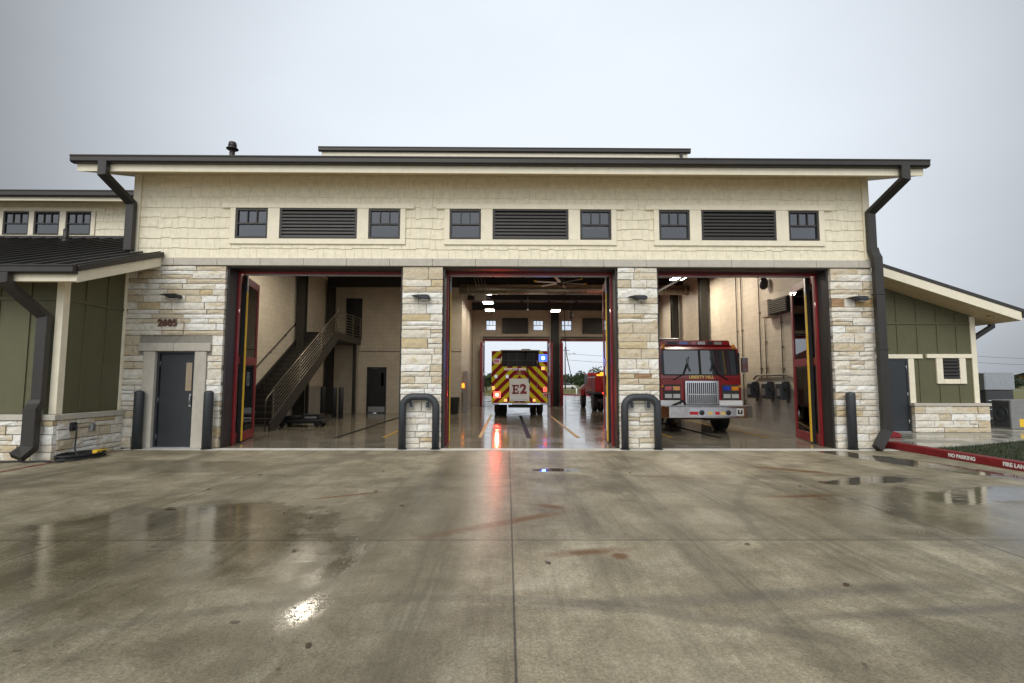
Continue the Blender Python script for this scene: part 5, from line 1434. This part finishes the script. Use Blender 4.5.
mb = MB(); mb.prism([(-2.6, 2.18), (0, 2.75), (2.6, 2.18), (2.6, 2.25), (0, 2.85), (-2.6, 2.25)], 'x', -4.5, 4.5); mb.build('roof', 'roof', p)
def car(loc, rz, label, m='white'):
    c = thing('parked_car', label, 'car', loc, rz)
    mb = MB(); mb.prism([(-2.2, .35), (-2.25, .8), (-1.3, .92), (1.9, .95), (2.2, .8), (2.2, .35)], 'x', -.88, .88); mb.build('body', m, c, bevel=.06, seg=2)
    mb = MB(); mb.prism([(-1.3, .921), (-.6, 1.42), (1.1, 1.45), (1.85, .951)], 'x', -.78, .78); mb.build('cabin', 'blackpaint', c, bevel=.05)
    mb = MB(); mb.prism([(-.62, 1.43), (-.5, 1.47), (1.0, 1.49), (1.1, 1.455)], 'x', -.72, .72); mb.build('roof', m, c)
    for s in (-1, 1):
        for y in (-1.4, 1.35): wheel(c, s * .8, y, .33, .2, 'steelgrey', s)
    return c
car((14.3, 112, -.02), PI / 2 - .2, 'white car far away on road behind the station')
car((53.5, 37, -.03), 1.2, 'pale car parked by the timber pavilion', 'white')
m_ = MB(); m_.cyl((8.9, 54.3, -.02), (8.9, 54.3, .75), .08, 10); m_.lathe([(.085, .75), (.05, .82), (0, .83)], (8.9, 54.3, 0), n=10)
tag(m_.build('marker_post', 'white'), 'short white marker post on grass behind the station', 'post')
m_ = MB(); pts = [(4.0, 53.0, .05), (6, 52.6, .05), (7.5, 51.0, .05), (9.0, 47.0, .05), (11.5, 44.0, .05), (15, 42.6, .05), (24, 42.4, .05)]
m_.rtube(pts, .16, .16, up=(0, 0, 1))
tag(m_.build('red_kerb', 'curbred'), 'curved red kerb behind the station seen through middle bay', 'kerb')
# poles and wires
def pole(x, lab, lamp=False):
    p = thing('utility_pole', lab, 'utility pole', (x, 109, -.03), 0, 'wooden utility poles along the far road')
    mb = MB(); mb.cyl((0, 0, 0), (0, 0, 10), .17, 12, r2=.11); mb.build('shaft', 'bark', p)
    mb = MB(); mb.box(-1.1, 1.1, -.06, .06, 9.1, 9.22); mb.build('crossarm', 'bark', p)
    if lamp:
        mb = MB(); mb.tube([(0, -.15, 7.5), (.8, -.6, 8.1), (1.8, -1.0, 8.3)], .04, 8); mb.build('lamp_arm', 'steelgrey', p)
        mb = MB(); mb.prism([(1.7, 8.25), (2.3, 8.3), (2.3, 8.42), (1.75, 8.45)], 'y', -1.15, -.9); mb.build('lamp_head', 'hvac', p)
    return p
pole(13.6, 'utility pole with street lamp arm seen through the middle bay', True)
xs = [13.6, 60, 106, 152]
for x, lab in zip(xs[1:], ('utility pole behind the stone pier and red engine', 'utility pole behind the green right wing', 'utility pole far right beyond the timber pavilion')): pole(x, lab)
for k, (z, lab) in enumerate(((8.4, 'upper wire of the far power line'), (6.9, 'lower wire of the far power line'))):
    mb = MB(); pts = []
    for a_, b_ in zip(xs, xs[1:]):
        for i in range(12):
            t = i / 12; pts.append((a_ + (b_ - a_) * t, 108.8, z - 1.0 * 4 * t * (1 - t)))
    pts.append((xs[-1], 108.8, z)); mb.tube(pts, .035, 6)
    tag(mb.build('power_line', 'wire'), lab, 'power line', 'power lines')

# trees
def tree(name, label, loc, h, w, n, leaf=.28, seed=1, mat='leaf', group=None):
    t = thing(name, label, 'tree', loc, 0, group); r = random.Random(seed)
    mb = MB(); mb.tube([(0, 0, 0), (.05, 0, h * .2), (.0, .08, h * .4), (.1, 0, h * .75)], h * .035, 9, scale=[1.2, 1, .7, .3])
    tips = []
    for k in range(7):
        a = r.uniform(0, 2 * PI); q = r.uniform(.25, .5) * w; z = h * r.uniform(.45, .85)
        mb.tube([(0, 0, h * .25), (q * .4 * math.cos(a), q * .4 * math.sin(a), (h * .25 + z) / 2), (q * math.cos(a), q * math.sin(a), z)], h * .015, 6, scale=[1, .7, .3]); tips.append((q * math.cos(a), q * math.sin(a), z))
    mb.build('trunk', 'bark', t)
    mb = MB(); cl = []
    for k in range(26):
        a = r.uniform(0, 2 * PI); q = w / 2 * math.sqrt(r.random()); z = h * (.38 + .6 * r.random() * (1 - (q / (w / 2)) ** 2 * .6))
        cl.append((q * math.cos(a), q * math.sin(a), z, r.uniform(.12, .24) * w))
    for i in range(n):
        c = r.choice(cl); d = Vector((r.gauss(0, 1), r.gauss(0, 1), r.gauss(0, .8))); d = d.normalized() * c[3] * r.random() ** .45
        p = Vector(c[:3]) + d; u = Vector((r.gauss(0, 1), r.gauss(0, 1), r.gauss(0, 1))).normalized(); v = u.cross(Vector((r.gauss(0, 1), r.gauss(0, 1), r.gauss(0, 1)))).normalized()
        s = leaf * r.uniform(.6, 1.3)
        mb.quad(p - u * s, p - v * s * .6, p + u * s, p + v * s * .6)
    mb.build('crown', mat, t)
tree('oak_tree', 'round dark oak beyond the road seen beside the brush truck', (15.4, 84, -.03), 4.0, 6.0, 3200, .2, 3)
tree('oak_tree', 'dark bushy tree seen left of the striped engine', (-4.6, 70, -.03), 3.4, 5.0, 2600, .2, 4)
tree('oak_tree', 'low dark tree behind the white car on far road', (11.5, 128, -.03), 3.4, 6.5, 1800, .28, 6)
def belt(name, label, x0, x1, y0, y1, hmin, hmax, n, leaf, seed):
    r = random.Random(seed); mb = MB(); ph = [r.uniform(0, 6) for _ in range(6)]
    def top(x): 
        s = .5 + .22 * math.sin(x * .021 + ph[0]) + .18 * math.sin(x * .063 + ph[1]) + .12 * math.sin(x * .17 + ph[2]) + .1 * math.sin(x * .41 + ph[3])
        return hmin + (hmax - hmin) * min(1, max(0, s))
    for i in range(n):
        x = r.uniform(x0, x1); y = r.uniform(y0, y1); z = top(x + (y - y0) * 1.7) * r.random() ** .55 * r.uniform(.85, 1.03)
        p = Vector((x, y, z)); u = Vector((r.gauss(0, 1), r.gauss(0, 1), r.gauss(0, 1))).normalized(); v = u.cross(Vector((r.gauss(0, 1), r.gauss(0, 1), r.gauss(0, 1)))).normalized(); s = leaf * r.uniform(.5, 1.3)
        mb.quad(p - u * s, p - v * s * .7, p + u * s, p + v * s * .7)
    o = struct(mb.build(name, 'farleaf'), 'stuff'); tag(o, label, 'woods')
belt('far_woods', 'dark line of far woods along the horizon', -260, 520, 330, 360, 4.2, 7.6, 30000, 1.1, 2)
belt('near_scrub', 'dark scrub line beyond the pavilion at right', 95, 230, 150, 165, 1.8, 3.2, 9000, .45, 5)

# ------------------------------------------------------------------ light on the beacons
def plight(loc, col, e, tilt, cone, r=.07):
    ld = bpy.data.lights.new('beacon_glow', 'SPOT'); ld.energy = e; ld.color = col; ld.shadow_soft_size = r; ld.spot_size = math.radians(cone); ld.spot_blend = .8
    o = bpy.data.objects.new('beacon_glow', ld); COL.objects.link(o); o.location = loc; o.rotation_euler = (math.radians(-90 + tilt), 0, 0)
plight((-.46, 10.80, .97), (1, .05, .03), 170, -3, 46)
plight((1.61, 10.80, 2.62), (.05, .16, 1), 90, 0, 140)

# ------------------------------------------------------------------ sky and sun
SUN_EL, SUN_AZ = math.radians(42), math.radians(200)   # azimuth from +Y clockwise: behind the camera, slightly left
W = bpy.data.worlds.new('World'); S.world = W; W.use_nodes = True
nt = W.node_tree; nt.nodes.clear()
def wn(t, **k):
    x = nt.nodes.new(t)
    for a_, b_ in k.items(): setattr(x, a_, b_)
    return x
out = wn('ShaderNodeOutputWorld'); bg = wn('ShaderNodeBackground'); bg.inputs['Strength'].default_value = .125
sky = wn('ShaderNodeTexSky', sky_type='NISHITA', sun_disc=False); sky.sun_elevation = SUN_EL; sky.sun_rotation = SUN_AZ
sky.air_density = 1.; sky.dust_density = 4.; sky.ozone_density = 1.
hs = wn('ShaderNodeHueSaturation'); hs.inputs['Saturation'].default_value = .12
nt.links.new(sky.outputs[0], hs.inputs['Color'])
tc = wn('ShaderNodeTexCoord')
sep = wn('ShaderNodeSeparateXYZ'); nt.links.new(tc.outputs['Generated'], sep.inputs[0])
# cloud layer: overcast, glow added low behind the station and behind the camera
mp = wn('ShaderNodeMapping'); mp.inputs['Scale'].default_value = (1.2, 1.2, 2.6); nt.links.new(tc.outputs['Generated'], mp.inputs[0])
nz = wn('ShaderNodeTexNoise'); nz.inputs['Scale'].default_value = 1.6; nz.inputs['Detail'].default_value = 5; nz.inputs['Roughness'].default_value = .5
nt.links.new(mp.outputs[0], nz.inputs['Vector'])
dt = wn('ShaderNodeVectorMath', operation='DOT_PRODUCT'); nt.links.new(tc.outputs['Generated'], dt.inputs[0])
dv = Vector((0.08, .87, .36)).normalized(); dt.inputs[1].default_value = dv
mr1 = wn('ShaderNodeMapRange', interpolation_type='SMOOTHSTEP'); nt.links.new(dt.outputs['Value'], mr1.inputs[0])
mr1.inputs[1].default_value = .56; mr1.inputs[2].default_value = 1.0; mr1.inputs[3].default_value = 1.8; mr1.inputs[4].default_value = 8.6  # lens-like fall-off put into the sky, darker toward the view's corners
mr2 = wn('ShaderNodeMapRange', interpolation_type='SMOOTHSTEP'); nt.links.new(sep.outputs[1], mr2.inputs[0])
mr2.inputs[1].default_value = .2; mr2.inputs[2].default_value = -.8; mr2.inputs[3].default_value = 0.; mr2.inputs[4].default_value = 8.5  # extra sky brightness added behind the camera to light the facade
ad = wn('ShaderNodeMath', operation='ADD'); nt.links.new(mr1.outputs[0], ad.inputs[0]); nt.links.new(mr2.outputs[0], ad.inputs[1])
nr = wn('ShaderNodeMapRange'); nt.links.new(nz.outputs['Fac'], nr.inputs[0]); nr.inputs[1].default_value = .3; nr.inputs[2].default_value = .7; nr.inputs[3].default_value = .95; nr.inputs[4].default_value = 1.04
mu = wn('ShaderNodeMath', operation='MULTIPLY'); nt.links.new(ad.outputs[0], mu.inputs[0]); nt.links.new(nr.outputs[0], mu.inputs[1])
cc = wn('ShaderNodeMix', data_type='RGBA', blend_type='MULTIPLY'); cc.inputs[0].default_value = 1
cc.inputs[6].default_value = (.90, .97, 1.06, 1); nt.links.new(mu.outputs[0], cc.inputs[7])
mxn = wn('ShaderNodeMix', data_type='RGBA'); mxn.inputs[0].default_value = .85
nt.links.new(hs.outputs[0], mxn.inputs[6]); nt.links.new(cc.outputs[2], mxn.inputs[7])
nt.links.new(mxn.outputs[2], bg.inputs[0]); nt.links.new(bg.outputs[0], out.inputs[0])
sl = bpy.data.lights.new('sun', 'SUN'); sl.energy = 1.5; sl.angle = math.radians(45); sl.color = (1, .95, .86)
so = bpy.data.objects.new('sun', sl); COL.objects.link(so)
sd = Vector((math.sin(SUN_AZ) * math.cos(SUN_EL), math.cos(SUN_AZ) * math.cos(SUN_EL), math.sin(SUN_EL)))
so.rotation_euler = sd.to_track_quat('Z', 'Y').to_euler(); so.location = (0, -30, 40)

# ------------------------------------------------------------------ camera
cam = bpy.data.cameras.new('camera'); co = bpy.data.objects.new('camera', cam); COL.objects.link(co); S.camera = co
cam.sensor_width = 36; cam.lens = 514 / 1024 * 36; cam.clip_end = 3000; cam.clip_start = .05
P_, Y_, R_ = math.radians(4.56), math.radians(.5), math.radians(.12)
fw = Vector((math.sin(Y_) * math.cos(P_), math.cos(Y_) * math.cos(P_), math.sin(P_)))
rt = Vector((math.cos(Y_), -math.sin(Y_), 0)); up = rt.cross(fw)
r2 = rt * math.cos(R_) + up * math.sin(R_); u2 = -rt * math.sin(R_) + up * math.cos(R_)
co.matrix_world = Matrix(((r2.x, u2.x, -fw.x, 0), (r2.y, u2.y, -fw.y, -12.1), (r2.z, u2.z, -fw.z, 1.53), (0, 0, 0, 1)))

S.view_settings.view_transform = 'Standard'; S.view_settings.look = 'None'; S.view_settings.exposure = 0.; S.view_settings.gamma = 1.
S.render.engine = 'CYCLES'
S.cycles.use_denoising = True
S.cycles.max_bounces = 8; S.cycles.diffuse_bounces = 4; S.cycles.glossy_bounces = 4; S.cycles.transparent_max_bounces = 12
S.cycles.sample_clamp_indirect = 6.
